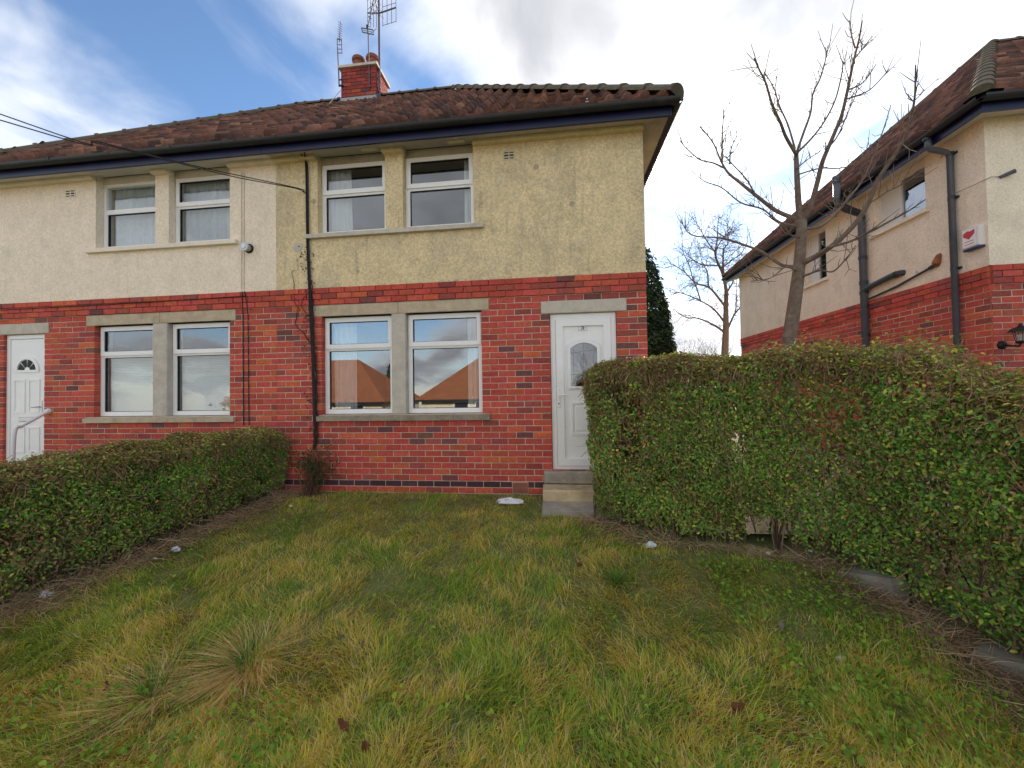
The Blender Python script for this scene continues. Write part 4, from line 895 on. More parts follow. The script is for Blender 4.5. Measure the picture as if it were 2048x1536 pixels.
def aerials():
    I = MT['iron']
    cz = CH_Z
    # tall mast with reflector grids on the right-hand side of the chimney
    bx, by = -3.835, 3.12; base = np.array([bx, by, 7.95]); top = np.array([bx+.0, by, 10.9])
    t = thing('tv_aerial', base, 'tall television aerial with open grid reflectors on a grey mast strapped to the chimney', 'tv aerial')
    MB().tube([base, top], .024, 8).build('mast', I, t)
    for z in (8.05, 8.45): MB().tube([(bx+.03, by-.02, z), (bx+.02, by-.05, z), (-3.87, 2.985, z), (-4.1, 2.985, z)], .010, 6).build('strap', I, t)
    zc = 10.02
    for sgn, dx, dy in ((1, .42, -.03), (-1, -.38, .22)):
        g = MB(); c = np.array([bx, by, zc])
        g.tube([c, c+np.array([dx, dy, .05 if sgn > 0 else .28])], .016, 6)
        for k in range(4 if sgn > 0 else 4):
            u = .22+.78*k/3; p = c+np.array([dx*u, dy*u, (.05 if sgn > 0 else .28)*u]); g.tube([p+np.array([0, 0, -.33]), p+np.array([0, 0, .55])], .006, 4)
        for zz in (-.33, .1, .3, .52):
            g.tube([c+np.array([dx*.22, dy*.22, zz+.03]), c+np.array([dx, dy, zz+.06])], .006, 4)
        g.build('reflector_grid', I, t)
    MB().tube([(bx, by, 10.0), (bx+.1, by-.5, 10.05), (bx+.25, by-1.1, 10.1)], .011, 6).build('boom', I, t)
    for k in range(9):
        u = k/8; p = np.array([bx+.25*u, by-1.1*u, 10.0+.1*u]); MB().tube([p+np.array([-.12, 0, .12]), p+np.array([.12, 0, -.12])], .004, 4).build('director', I, t)
    # short aerial with a tilted dipole frame at the chimney corner
    bx, by = -4.02, 2.97; t = thing('tv_aerial', (bx, by, 8.3), 'short television aerial with tilted dark dipole frame at the right chimney corner', 'tv aerial')
    MB().tube([(bx+.02, by, 8.2), (bx, by, 9.45)], .012, 6).build('mast', I, t)
    c = onY(735, 63, by); g = MB()
    P = lambda u, v: c+np.array([u, 0, v])
    q = [P(-.14, .10), P(.13, .02), P(.15, -.09), P(-.12, .0)]
    g.tube(q+[q[0]], .012, 5).tube([P(0, .06), P(.01, -.05)], .014, 5).tube([P(-.13, .05), P(.14, -.035)], .007, 4); g.build('dipole_frame', I, t)
    a, b = P(.0, .03), onY(757, 10, by)+np.array([.0, -.2, .0]); MB().tube([a, b], .011, 6).build('boom', I, t)
    for k in range(7): p = a+(b-a)*(k+1)/8; MB().tube([p+np.array([-.02, -.05, -.01]), p+np.array([.02, .05, .01])], .006, 4).build('director', I, t)
    MB().box(P(0, .07)[0]-.02, P(0, .07)[0]+.02, by-.02, by+.02, P(0, .07)[2], P(0, .07)[2]+.07).build('junction_box', MT['cable'], t)
    # aerial on the left edge of the chimney
    bx, by = -4.72, 2.97; t = thing('tv_aerial', (bx, by, 8.3), 'slim dark television aerial on the left edge of the chimney', 'tv aerial')
    MB().tube([(bx, by, 8.30), (bx-.03, by, 9.2)], .013, 6).build('mast', I, t)
    c = onY(679, 94, by); P = lambda u, v: c+np.array([u, 0, v])
    g = MB(); q = [P(-.05, .19), P(.055, .16), P(.06, -.15), P(-.045, -.13)]; g.tube(q+[q[0]], .011, 5)
    for v in (.06, -.04): g.tube([P(-.05, v), P(.058, v-.02)], .009, 4)
    g.build('dipole_frame', I, t)
    a, b = P(0, .12), onY(681, 42, by); MB().tube([a, b], [.012, .005], 6).build('boom', I, t)
    for k in range(8): p = a+(b-a)*(k+1)/9; MB().tube([p+np.array([-.02, -.05, -.01]), p+np.array([.02, .05, .01])], .006, 4).build('director', I, t)
    g = MB().tube([(bx, by, 8.32), (bx+.1, by-.01, 8.30)], .02, 6).tube([(bx, by, 8.45), (bx+.08, by-.01, 8.44)], .014, 6); g.build('bracket', MT['cable'], t)
aerials()
gl_ = onY(655, 212, 2.6); cable('guy_wire', [(-4.70, 2.985, 8.22), gl_], .007, MT['cable_c'], 'thin pale wire slanting from the chimney base to the roof ridge', 'wire')
# iron hook and scrap on the roof
hk = [onY(1336, 203, -.30), onY(1337, 196, -.30), onY(1341, 189, -.30), onY(1346, 185, -.30), onY(1348, 188, -.30), onY(1345, 192, -.30), onY(1341, 190, -.30)]
cable('hip_iron', hk, .010, MT['iron'], 'curled hip iron at the right end of the roof edge', 'iron hook')
sp = onY(1180, 212, -.10)
def crumple(name, loc, size, m, label, cat, flat=.5, seed=0, n=3):
    rs = np.random.default_rng(seed); mb = MB(); K, J = 14, 8; off = rs.random(3)*50
    vs = []
    for j in range(J+1):
        for k in range(K):
            th = math.pi*j/J; ph = 6.283*k/K; d = np.array([math.sin(th)*math.cos(ph), math.sin(th)*math.sin(ph), math.cos(th)])
            rr = .55+.75*(fbm((d*1.3+off)[None], 1.6, 3)[0]-.25)+.12*rs.normal()*.6
            p = d*rr*np.array(size); p[2] = max(p[2]*flat, -.3*size[2]*flat); vs.append(p+np.array(loc))
    fs = [(j*K+k, j*K+(k+1) % K, (j+1)*K+(k+1) % K, (j+1)*K+k) for j in range(J) for k in range(K)]
    mb.add(vs, fs); o = mb.build(name, m); return tag(o, label, cat)
crumple('plastic_scrap', sp, (.12, .05, .13), MT['plastic'], 'torn clear plastic scrap caught on the roof tiles above the gutter', 'plastic', 1.0, 3)

# ------------------------------------------------------------------ leaves, hedges
def leaf_cloud(P, Nn, size, col, rs, curl=.25, aspect=.58):
    """P (n,3) positions, Nn (n,3) outward normals -> elliptical folded leaves"""
    n = len(P); nr = Nn+rs.normal(0, .55, (n, 3)); nr /= np.linalg.norm(nr, axis=1, keepdims=True)
    t = rs.normal(0, 1, (n, 3))+np.array([0, 0, .35]); t -= nr*(t*nr).sum(1, keepdims=True); t /= np.linalg.norm(t, axis=1, keepdims=True); s = np.cross(nr, t)
    L = size[:, None]; W = L*aspect*.5
    fold = nr*L*curl*.35
    v0 = P-t*L*.5; v3 = P+t*L*.5-nr*L*.12
    vs = np.stack([v0, P-t*L*.2+s*W*.85+fold, P+t*L*.2+s*W*.8+fold, v3, P+t*L*.2-s*W*.8+fold, P-t*L*.2-s*W*.85+fold], 1).reshape(-1, 3)
    b = (np.arange(n)*6)[:, None]; F = np.concatenate([b+np.array([[0, 1, 2, 3]]), b+np.array([[0, 3, 4, 5]])])
    return vs, F, np.repeat(col, 6, 0)
def pick(rs, n, cols, w):
    c = np.array(cols)[rs.choice(len(cols), n, p=np.array(w)/sum(w))]; return c*rs.uniform(.75, 1.25, (n, 1))*rs.uniform(.92, 1.08, (n, 3))
class Path:
    def __init__(s, pts, tops):
        s.p = np.array(pts, float); d = np.linalg.norm(np.diff(s.p, axis=0), axis=1); s.s = np.r_[0, np.cumsum(d)]; s.L = s.s[-1]; s.tops = np.array(tops)
    def at(s, q):
        x = np.interp(q, s.s, s.p[:, 0]); y = np.interp(q, s.s, s.p[:, 1]); e = .12
        dx = np.interp(q+e, s.s, s.p[:, 0])-np.interp(q-e, s.s, s.p[:, 0]); dy = np.interp(q+e, s.s, s.p[:, 1])-np.interp(q-e, s.s, s.p[:, 1])
        l = np.hypot(dx, dy)+1e-9; return x, y, dx/l, dy/l
    def top(s, q): return np.interp(q, s.s, s.tops)
def hedge(name, path, thick, label, seed, dens, sgn=1, rag=0., brownq=(0, 0), brown_top=.45, lsize=(.022, .036), lean=0., gap=.18, gaps=(), end_slope=0.):
    """front line = path; the body lies to its left when sgn=+1"""
    rs = np.random.default_rng(seed); Ln = path.L; hmean = 1.4
    T = thing(name, (*path.p[len(path.p)//2], float(gz(path.p[len(path.p)//2][1]))), label, 'hedge')
    zones = [('front', Ln*hmean, 1.0), ('top', Ln*thick, 1.15), ('back', Ln*hmean, .75), ('e0', thick*hmean, 1.), ('e1', thick*hmean, 1.), ('core', Ln*hmean*thick*1.2, .65)]
    allP, allN, allC, allS = [], [], [], []; TP_, TR, TC = [], [], []
    for z, area, k in zones:
        n = int(area*dens*k); q = rs.random(n)*Ln; v = rs.random(n); w = rs.random(n)
        if z == 'front': w = w*0+rs.exponential(.07, n)
        if z == 'back': w = 1-rs.exponential(.07, n)
        if z == 'top': v = 1-rs.exponential(.03, n)
        if z == 'e0': q = rs.exponential(.05, n)
        if z == 'e1': q = Ln-rs.exponential(.05, n)
        x, y, dx, dy = path.at(q); nx_, ny_ = -dy*sgn, dx*sgn
        g = gz(y); top = path.top(q)
        # rounded shoulders
        ww = np.clip(w, 0, 1); sh = np.abs(ww-.5)*2; topw = top-.10*sh**4
        ed = np.minimum(q, Ln-q); topw = topw-.10*np.exp(-ed/.08)
        zz = g+gap*.5+(topw-g-gap*.5)*v
        off = ww*thick+lean*(1-v)
        q2x = end_slope*(1-v)*np.exp(-q/.5)
        P = np.stack([x+nx_*off+dx*q2x, y+ny_*off+dy*q2x, zz], 1)
        N_ = {'front': np.stack([-nx_, -ny_, nx_*0+.25], 1), 'back': np.stack([nx_, ny_, nx_*0+.25], 1), 'top': np.tile([0, 0, 1.], (n, 1)), 'e0': np.stack([-dx, -dy, nx_*0+.2], 1), 'e1': np.stack([dx, dy, nx_*0+.2], 1), 'core': np.stack([-nx_, -ny_, nx_*0+.8], 1)}[z].astype(float)
        bump = (fbm(P, 3.2, 3)-.5)*.20; P = P+N_*bump[:, None]
        if z == 'top': P[:, 2] += np.abs(rs.normal(0, 1, n))*(.018+rag*np.clip((q-1.6)/.5, 0, 1)*np.clip((fbm(P+77, 6, 2)-.35)*3, 0, 1.5))
        clump = fbm(P+7, 5.5, 2); patchy = fbm(P+31, 1.7, 2)
        low = np.clip((P[:, 2]-g)/(gap+.12), 0, 1)
        keep = (rs.random(n) < np.clip((clump-.26)*5, .25, 1))*(rs.random(n) < np.clip(low**1.4+.05, 0, 1))*(rs.random(n) < np.clip((.76-patchy)*9, .30, 1)) > 0
        for (ga, gb, gz1) in gaps: keep &= ~((q > ga) & (q < gb) & (P[:, 2] < g+gz1) & (rs.random(n) < .93))
        P, N_, clump, patchy, vv, qq = P[keep], N_[keep], clump[keep], patchy[keep], v[keep], q[keep]; m = len(P)
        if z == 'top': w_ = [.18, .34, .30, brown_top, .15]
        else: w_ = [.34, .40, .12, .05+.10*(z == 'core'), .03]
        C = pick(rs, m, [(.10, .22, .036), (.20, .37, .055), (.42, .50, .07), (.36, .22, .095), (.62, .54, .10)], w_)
        pb = .04+.6*np.clip((patchy-.50)*3.5, 0, 1)+.45*np.exp(-(1-vv)/.10)*(brown_top > .3)+.35*np.exp(-((qq-brownq[0])/(brownq[1]+1e-3))**2)*np.clip((vv-.2)*1.4, 0, 1)*(brownq[1] > 0)
        bb = rs.random(m) < pb*.6; C[bb] = pick(rs, int(bb.sum()), [(.30, .185, .085), (.24, .14, .07), (.38, .27, .12)], [.5, .3, .2])
        C *= (.8+.8*fbm(P+3, 2.2, 2))[:, None]
        allP.append(P); allN.append(N_); allC.append(C); allS.append(rs.uniform(*lsize, m))
        # twigs
        nt_ = int(m*(.26 if z != 'top' else .55)); ii = rs.choice(m, nt_) if m else np.array([], int)
        a = P[ii]; d = N_[ii]*rs.uniform(.2, .8, (nt_, 1))+rs.normal(0, .45, (nt_, 3))+np.array([0, 0, .45]); d /= np.linalg.norm(d, axis=1, keepdims=True)
        l = rs.uniform(.05, .16, (nt_, 1)); mid = a-d*l*.5+rs.normal(0, .008, (nt_, 3)); tw = np.stack([a-d*l, mid, a+d*l*.06], 1)
        TP_.append(tw); r0 = rs.uniform(.0012, .0028, nt_); TR.append(np.stack([r0*1.3, r0, r0*.6], 1)); TC.append(pick(rs, nt_, [(.32, .20, .115), (.22, .135, .08), (.42, .30, .17)], [.5, .3, .2]))
    # upright stems from the ground
    ns = int(Ln*34); q = rs.random(ns)*Ln; x, y, dx, dy = path.at(q); w = rs.uniform(.2, .85, ns)*thick; b = np.stack([x-dy*sgn*w, y+dx*sgn*w, gz(y)-.02], 1)
    K = 6; pts = [b]; dr = rs.normal(0, .13, (ns, 3)); dr[:, 2] = 1
    hh = (path.top(q)-gz(y))*rs.uniform(.35, .75, ns)/(K-1)
    for k in range(1, K): pts.append(pts[-1]+dr*hh[:, None]+rs.normal(0, .018, (ns, 3)))
    SP = np.stack(pts, 1); r0 = rs.uniform(.005, .013, ns); SR = r0[:, None]*np.linspace(1, .3, K)[None]
    V, F_ = tubes_np(SP, SR, 5); col = np.repeat(pick(rs, ns, [(.17, .11, .07), (.11, .075, .05), (.22, .17, .11)], [.5, .3, .2]), K*5, 0)
    new_obj('stems', np_mesh('stems', V, [F_], col), MT['twig'], T)
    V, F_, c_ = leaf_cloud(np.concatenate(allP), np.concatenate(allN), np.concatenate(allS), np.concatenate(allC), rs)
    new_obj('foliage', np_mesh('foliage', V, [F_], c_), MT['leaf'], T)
    tp = np.concatenate(TP_); V, F_ = tubes_np(tp, np.concatenate(TR), 3); new_obj('twigs', np_mesh('twigs', V, [F_], np.repeat(np.concatenate(TC), 9, 0)), MT['twig'], T)
    return T
pl = Path([(-3.66, -.12), (-3.82, -.85), (-4.02, -1.67), (-4.28, -2.53), (-4.62, -3.5), (-4.95, -4.5)], [.90, .885, .865, .80, .68, .56])
hedge('privet_hedge', pl, .78, 'low clipped privet hedge along the left of the lawn up to the wall', 11, 6500, -1, brown_top=.75, lean=.10)
pr_ = Path([(.28, -.80), (.85, -1.17), (1.30, -1.27), (1.71, -1.34), (2.12, -1.44), (2.36, -1.86), (2.47, -2.2), (2.50, -2.65), (2.42, -3.4)], [1.64, 1.66, 1.66, 1.64, 1.68, 1.60, 1.38, 1.16, .85])
hedge('privet_hedge', pr_, .72, 'tall dense privet hedge to the right of the lawn, partly hiding the numbered door', 12, 9500, 1, brown_top=.42, rag=.07, brownq=(.75, .55), lsize= (.024, .040), lean=.10, gap=.20, gaps=((1.55, 1.9, .34),), end_slope=.10)

# straggly growth against the wall
def scatter_shrub(name, c, rad, n, label, seed):
    rs = np.random.default_rng(seed); T = thing(name, (c[0], c[1], float(gz(c[1]))), label, 'shrub')
    base = np.array([c[0]-.15, c[1], float(gz(c[1]))-.02]); TPl = []; Pl = []
    for i in range(46):
        tip = np.array(c)+rs.normal(0, 1, 3)*np.array(rad)*.75; tip[1] = min(tip[1], -.03); m1 = base*.55+tip*.45+rs.normal(0, .05, 3); m1[1] = min(m1[1], -.03); m2 = base*.2+tip*.8+rs.normal(0, .03, 3); m2[1] = min(m2[1], -.03)
        TPl.append([base+rs.normal(0, .05, 3)*np.array([1, .5, 0]), m1, m2, tip]); k = n//46
        u = rs.uniform(.45, 1.05, (k, 1)); Pl.append(m1*(1-u)+tip*u+rs.normal(0, .035, (k, 3)))
    P = np.concatenate(Pl); P[:, 1] = np.minimum(P[:, 1], -.02); C = pick(rs, len(P), [(.03, .07, .018), (.065, .13, .028), (.13, .08, .04)], [.5, .35, .15])
    V, F_, c_ = leaf_cloud(P, np.tile([0, -.7, .6], (len(P), 1)), rs.uniform(.02, .034, len(P)), C, rs); new_obj('foliage', np_mesh('foliage', V, [F_], c_), MT['leaf'], T)
    tp = np.array(TPl); V, F_ = tubes_np(tp, np.tile([.006, .004, .003, .0015], (len(tp), 1)), 4); new_obj('stems', np_mesh('stems', V, [F_], np.full((len(V), 3), (.15, .09, .06))), MT['twig'], T)
scatter_shrub('straggly_shrub', (-3.22, -.16, .48), (.20, .06, .16), 900, 'straggly leafy shoots against the brick wall at the end of the low hedge', 21)

# ------------------------------------------------------------------ grass
def right_edge(y): return np.interp(y, [-4.6, -3.2, -2.6, -2.2, -1.86, -1.43, -1.34, -1.18, -.8, -.68, -.6, 0], [2.25, 2.30, 2.42, 2.40, 2.28, 2.08, 1.65, .85, .34, .20, -.22, -.22])
def blades(B, D, L, bend, width, col, rs, flat=1.):
    """B (n,3), D (n,2) lean direction, L length, bend 0..1"""
    n = len(B); ts = [0, .4, .75, 1.0]; pts = []
    for t in ts:
        hor = L*bend*(t**1.7); ver = L*np.sqrt(np.clip(1-bend**2*.75, .05, 1))*(t-.28*bend*t*t)*flat
        pts.append(np.stack([B[:, 0]+D[:, 0]*hor, B[:, 1]+D[:, 1]*hor, B[:, 2]+ver], 1))
    a = rs.uniform(0, 6.283, n); s = np.stack([np.cos(a), np.sin(a), np.zeros(n)], 1)*.5+np.stack([-D[:, 1], D[:, 0], np.zeros(n)], 1)*.8; s /= np.linalg.norm(s, axis=1, keepdims=True)
    W = width[:, None]*.5; V = np.stack([pts[0]-s*W, pts[0]+s*W, pts[1]-s*W*.95, pts[1]+s*W*.95, pts[2]-s*W*.65, pts[2]+s*W*.65, pts[3]], 1).reshape(-1, 3)
    b = (np.arange(n)*7)[:, None]; Q = np.concatenate([b+np.array([[0, 1, 3, 2]]), b+np.array([[2, 3, 5, 4]])]); T3 = b+np.array([[4, 5, 6]])
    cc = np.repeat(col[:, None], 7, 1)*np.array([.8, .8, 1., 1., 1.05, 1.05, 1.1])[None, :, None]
    return V, [Q, T3], cc.reshape(-1, 3)
def make_grass(n=255000):
    rs = np.random.default_rng(31)
    d = 1/(rs.random(n)*(1/1.0-1/5.2)+1/5.2)                      # more blades near the viewer
    y = -5+d; lx, rx = hedge_edge_l(y)+.02, right_edge(y)+.05; x = lx+(rx-lx)*rs.random(n)
    P = np.stack([x, y, np.zeros(n)], 1); cl = fbm(P, 2.6, 2); cl2 = fbm(P+9, 7., 2)
    edge = np.minimum(x-lx, rx-x); k = (rs.random(n) < np.clip(edge/.30, .05, 1))*(rs.random(n) < np.clip((cl2-.18)*5, .5, 1))*(y < -.015) > 0
    k &= ~((x > -.17) & (x < .95) & (y > -.66)); k &= rs.random(n) < np.clip(1.1-.65*np.exp(-((x-1.95)**2+(y+2.1)**2)/.2), 0, 1)
    x, y, P, cl, cl2 = x[k], y[k], P[k], cl[k], cl2[k]; n = len(x)
    B = np.stack([x, y, ground_z(x, y)-.006], 1)
    ang = fbm(P+21, 1.6, 2)*14+rs.normal(0, 1.0, n); D = np.stack([np.cos(ang), np.sin(ang)], 1)
    L = (.045+.075*cl)*rs.uniform(.6, 1.35, n)*np.clip(.55+cl2, .6, 1.25)*np.where(y < -1.2, 1.0, .9); bend = np.clip(rs.normal(.80, .2, n), .15, .99)
    dry = .45*fbm(P+51, 1.6, 2)+.55*fbm(P+61, 7.0, 2); dry = np.clip((dry-.30)*2.5, 0.15, .9)+.22*np.clip((-y-2.0)/1.2, 0, 1)
    r = rs.random(n); C = np.where((r < dry*.55)[:, None], pick(rs, n, [(.76, .58, .21), (.82, .67, .32), (.60, .42, .15)], [.5, .3, .2]), np.where((r < dry*1.2)[:, None], pick(rs, n, [(.64, .58, .065), (.70, .62, .09)], [.6, .4]), pick(rs, n, [(.29, .46, .055), (.38, .54, .07), (.15, .29, .045)], [.45, .35, .2])))
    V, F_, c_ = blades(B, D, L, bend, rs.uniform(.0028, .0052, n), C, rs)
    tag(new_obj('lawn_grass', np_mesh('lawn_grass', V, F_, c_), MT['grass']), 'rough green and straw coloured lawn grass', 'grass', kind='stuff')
make_grass()
def tussock(px, n, Lr, label, seed, straw=.6, rad=.10, dirbias=(-.3, -.35)):
    rs = np.random.default_rng(seed); c = onG(*px); ang = rs.uniform(0, 6.283, n); rr = np.abs(rs.normal(0, rad, n)); x = c[0]+rr*np.cos(ang); y = c[1]+rr*np.sin(ang)
    D = np.stack([np.cos(ang)+dirbias[0], np.sin(ang)+dirbias[1]], 1)+rs.normal(0, .3, (n, 2)); D /= np.linalg.norm(D, axis=1, keepdims=True)
    isd = rs.random(n) < straw; bend = np.where(isd, np.clip(rs.normal(.90, .09, n), .55, .99), np.clip(rs.normal(.72, .18, n), .2, .97))
    C = np.where(isd[:, None], pick(rs, n, [(.76, .58, .24), (.84, .68, .36), (.62, .40, .15)], [.5, .3, .2]), pick(rs, n, [(.13, .27, .05), (.20, .33, .06)], [.6, .4]))
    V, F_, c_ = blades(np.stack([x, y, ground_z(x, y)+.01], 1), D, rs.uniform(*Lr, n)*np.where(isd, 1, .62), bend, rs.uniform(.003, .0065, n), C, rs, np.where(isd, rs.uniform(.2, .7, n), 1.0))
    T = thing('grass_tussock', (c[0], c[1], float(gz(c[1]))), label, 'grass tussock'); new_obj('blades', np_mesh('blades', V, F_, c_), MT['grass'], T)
tussock((490, 1335), 900, (.18, .46), 'large straw coloured grass tussock on the left of the lawn', 41, .80, .09, (-.35, -.5))
tussock((1235, 1170), 260, (.08, .20), 'small dark green grass tuft in the lawn in front of the tall hedge', 42, .12, .06, (0, 0))
tussock((690, 970), 200, (.08, .20), 'bright green grass tuft at the foot of the wall by the low hedge', 43, .05, .12, (0, -.2))
tussock((300, 1400), 420, (.14, .34), 'flattened dry grass tuft left of the large tussock', 44, .75, .14, (-.6, -.3))
# low weeds and dry twig litter under the hedges
def weeds():
    rs = np.random.default_rng(51); P = []
    for (x0, x1, y0, y1, n) in ((1.2, 2.38, -3.1, -1.5, 4200), (-3.6, -1.2, -3.7, -3.0, 2600), (-1.0, 1.8, -3.7, -2.9, 1500), (-3.6, 1.6, -3.0, -.6, 1500), (-4.2, -3.4, -2.4, -.4, 700)):
        x = rs.uniform(x0, x1, n); y = rs.uniform(y0, y1, n); q = np.stack([x, y, x*0], 1); k = (rs.random(n) < np.clip((fbm(q+5, 5.2, 3)-.38)*3.5, 0, .8)) & (x < right_edge(y)+.1) & (x > hedge_edge_l(y)); q = q[k]; q[:, 2] = ground_z(q[:, 0], q[:, 1])+rs.uniform(.02, .09, len(q)); P.append(q)
    P = np.concatenate(P); n = len(P); C = pick(rs, n, [(.24, .42, .05), (.34, .50, .06), (.16, .30, .04), (.36, .22, .08)], [.4, .33, .2, .07])
    V, F_, c_ = leaf_cloud(P, np.tile([0, -.2, 1.], (n, 1)), rs.uniform(.014, .034, n), C, rs, aspect=.8); tag(new_obj('lawn_weeds', np_mesh('lawn_weeds', V, [F_], c_), MT['grass']), 'small round leaved weeds among the grass', 'weeds', kind='stuff')
    # twigs
    n = 5200; y = rs.uniform(-3.6, -.1, n); side = rs.random(n) < .5; x = np.where(side, hedge_edge_l(y)+rs.normal(.06, .14, n), right_edge(y)+rs.normal(.05, .13, n)); k = (y < -.75) | side; x, y = x[k], y[k]; n = len(x)
    a = rs.uniform(0, 6.283, n); l = rs.uniform(.05, .24, n); up = rs.uniform(-.02, .10, n); b = np.stack([x, y, ground_z(x, y)+rs.uniform(.005, .06, n)], 1)
    e = b+np.stack([np.cos(a)*l, np.sin(a)*l, up], 1); m = (b+e)/2+rs.normal(0, .018, (n, 3)); r0 = rs.uniform(.001, .003, n)
    V, F_ = tubes_np(np.stack([b, m, e], 1), np.stack([r0, r0*.8, r0*.4], 1), 3); C = np.repeat(pick(rs, n, [(.40, .26, .15), (.54, .39, .24), (.24, .145, .085)], [.45, .35, .2]), 9, 0)
    tag(new_obj('dry_twigs', np_mesh('dry_twigs', V, [F_], C), MT['twig']), 'dry brown twigs littering the ground under the hedges', 'twigs', kind='stuff')
weeds()

# ------------------------------------------------------------------ stones, litter, leaves
def stone(name, px, size, rot, label, m='rock', seed=0, cat='stone'):
    rs = np.random.default_rng(seed); c = onG(*px); vs = []
    ca, sa = math.cos(rot), math.sin(rot)
    pr2 = [(-.5, -.35), (-.2, -.5), (.35, -.45), (.5, -.1), (.45, .4), (0, .5), (-.45, .38)]
    for hgt, k in ((-.4, 1.0), (.35, 1.0), (.5, .86)):
        for u, v in pr2:
            u2, v2 = u*k*size[0]*rs.uniform(.95, 1.05), v*k*size[1]*rs.uniform(.95, 1.05); vs.append((c[0]+u2*ca-v2*sa, c[1]+u2*sa+v2*ca, c[2]+hgt*size[2]+u*size[2]*.25))
    n = len(pr2); fs = [(j*n+i, j*n+(i+1) % n, (j+1)*n+(i+1) % n, (j+1)*n+i) for j in range(2) for i in range(n)]+[tuple(2*n+i for i in range(n))]
    tag(MB().add(vs, fs).build(name, MT[m]), label, cat)
stone('stone_slab', (1745, 1178), (.40, .22, .26), -.9, 'tilted grey stone slab under the near right hedge', seed=1, cat='stone slab')
stone('stone_slab', (2035, 1345), (.34, .24, .20), -.9, 'rough stone at the right edge of the photo below the hedge', seed=2, cat='stone slab')
stone('pebble', (1682, 1318), (.055, .04, .035), .4, 'pale pebble in the grass right of the lawn', 'stone_grey', 3, 'pebble')
stone('pebble', (1562, 1252), (.05, .035, .03), 1.2, 'brownish pebble in the grass in front of the tall hedge', 'rock', 4, 'pebble')
def at_g(px, dz=.03): p = onG(*px); return (p[0], p[1], p[2]+dz)
crumple('cloth_rag', at_g((1020, 1012), .05), (.24, .08, .075), MT['paper'], 'crumpled white and blue rag on the grass by the steps', 'rag', .8, 2)
for i, (px, sz, lab, m) in enumerate([((595, 978), (.10, .07, .07), 'crumpled clear plastic litter at the wall end of the low hedge', 'plastic'), ((582, 1018), (.025, .02, .03), 'tiny white paper scrap on the grass near the low hedge', 'paper'), ((352, 1106), (.06, .04, .045), 'torn white plastic piece at the foot of the low hedge', 'plastic'), ((310, 1125), (.035, .012, .015), 'small white stick of litter left of the torn plastic piece', 'paper'), ((92, 1198), (.06, .035, .045), 'grey litter scrap at the near end of the low hedge', 'plastic'), ((1302, 1098), (.065, .045, .05), 'crumpled silver wrapper on the grass under the tall hedge', 'plastic'), ((1490, 1062), (.02, .03, .10), 'silvery wrapper standing among the tall hedge stems', 'plastic'), ((1537, 1115), (.03, .02, .025), 'small white paper scrap on the twigs under the tall hedge', 'paper'), ((1622, 1110), (.03, .02, .02), 'white litter fragment at the bend of the tall hedge', 'paper')]):
    crumple('litter', at_g(px, .035), sz, MT[m], lab, 'litter', .8, 60+i)
for i, (px, lab) in enumerate([((685, 1478), 'curled red brown leaf on the grass near the lower edge of the photo'), ((736, 1522), 'dead brown leaf at the very bottom of the lawn'), ((1160, 1145), 'orange brown leaf in the grass left of the dark green tuft'), ((1480, 1440), 'dark brown leaf low in the right half of the lawn'), ((205, 1400), 'brown leaf beside the flattened dry grass')]):
    c = np.array(at_g(px, .075)); rs = np.random.default_rng(80+i); u = rs.normal(0, 1, 3); u /= np.linalg.norm(u); w = np.cross(u, [0.2, -.6, .7]); w /= np.linalg.norm(w); nn = np.cross(u, w)
    V = []; K = 6
    for a in range(K+1):
        t = a/K-.5; wd = .018*math.sqrt(max(0, 1-(2*t)**2))*(1+.3*math.sin(9*t))+.001
        for s_ in (-1, 0, 1): V.append(c+u*t*.07+w*wd*s_+nn*(.014*s_*s_+.02*math.sin(3*t+1)))
    tag(MB().add(V, [(a*3+b, a*3+b+1, a*3+b+4, a*3+b+3) for a in range(K) for b in range(2)]).build('fallen_leaf', MT['dleaf']), lab, 'leaf')

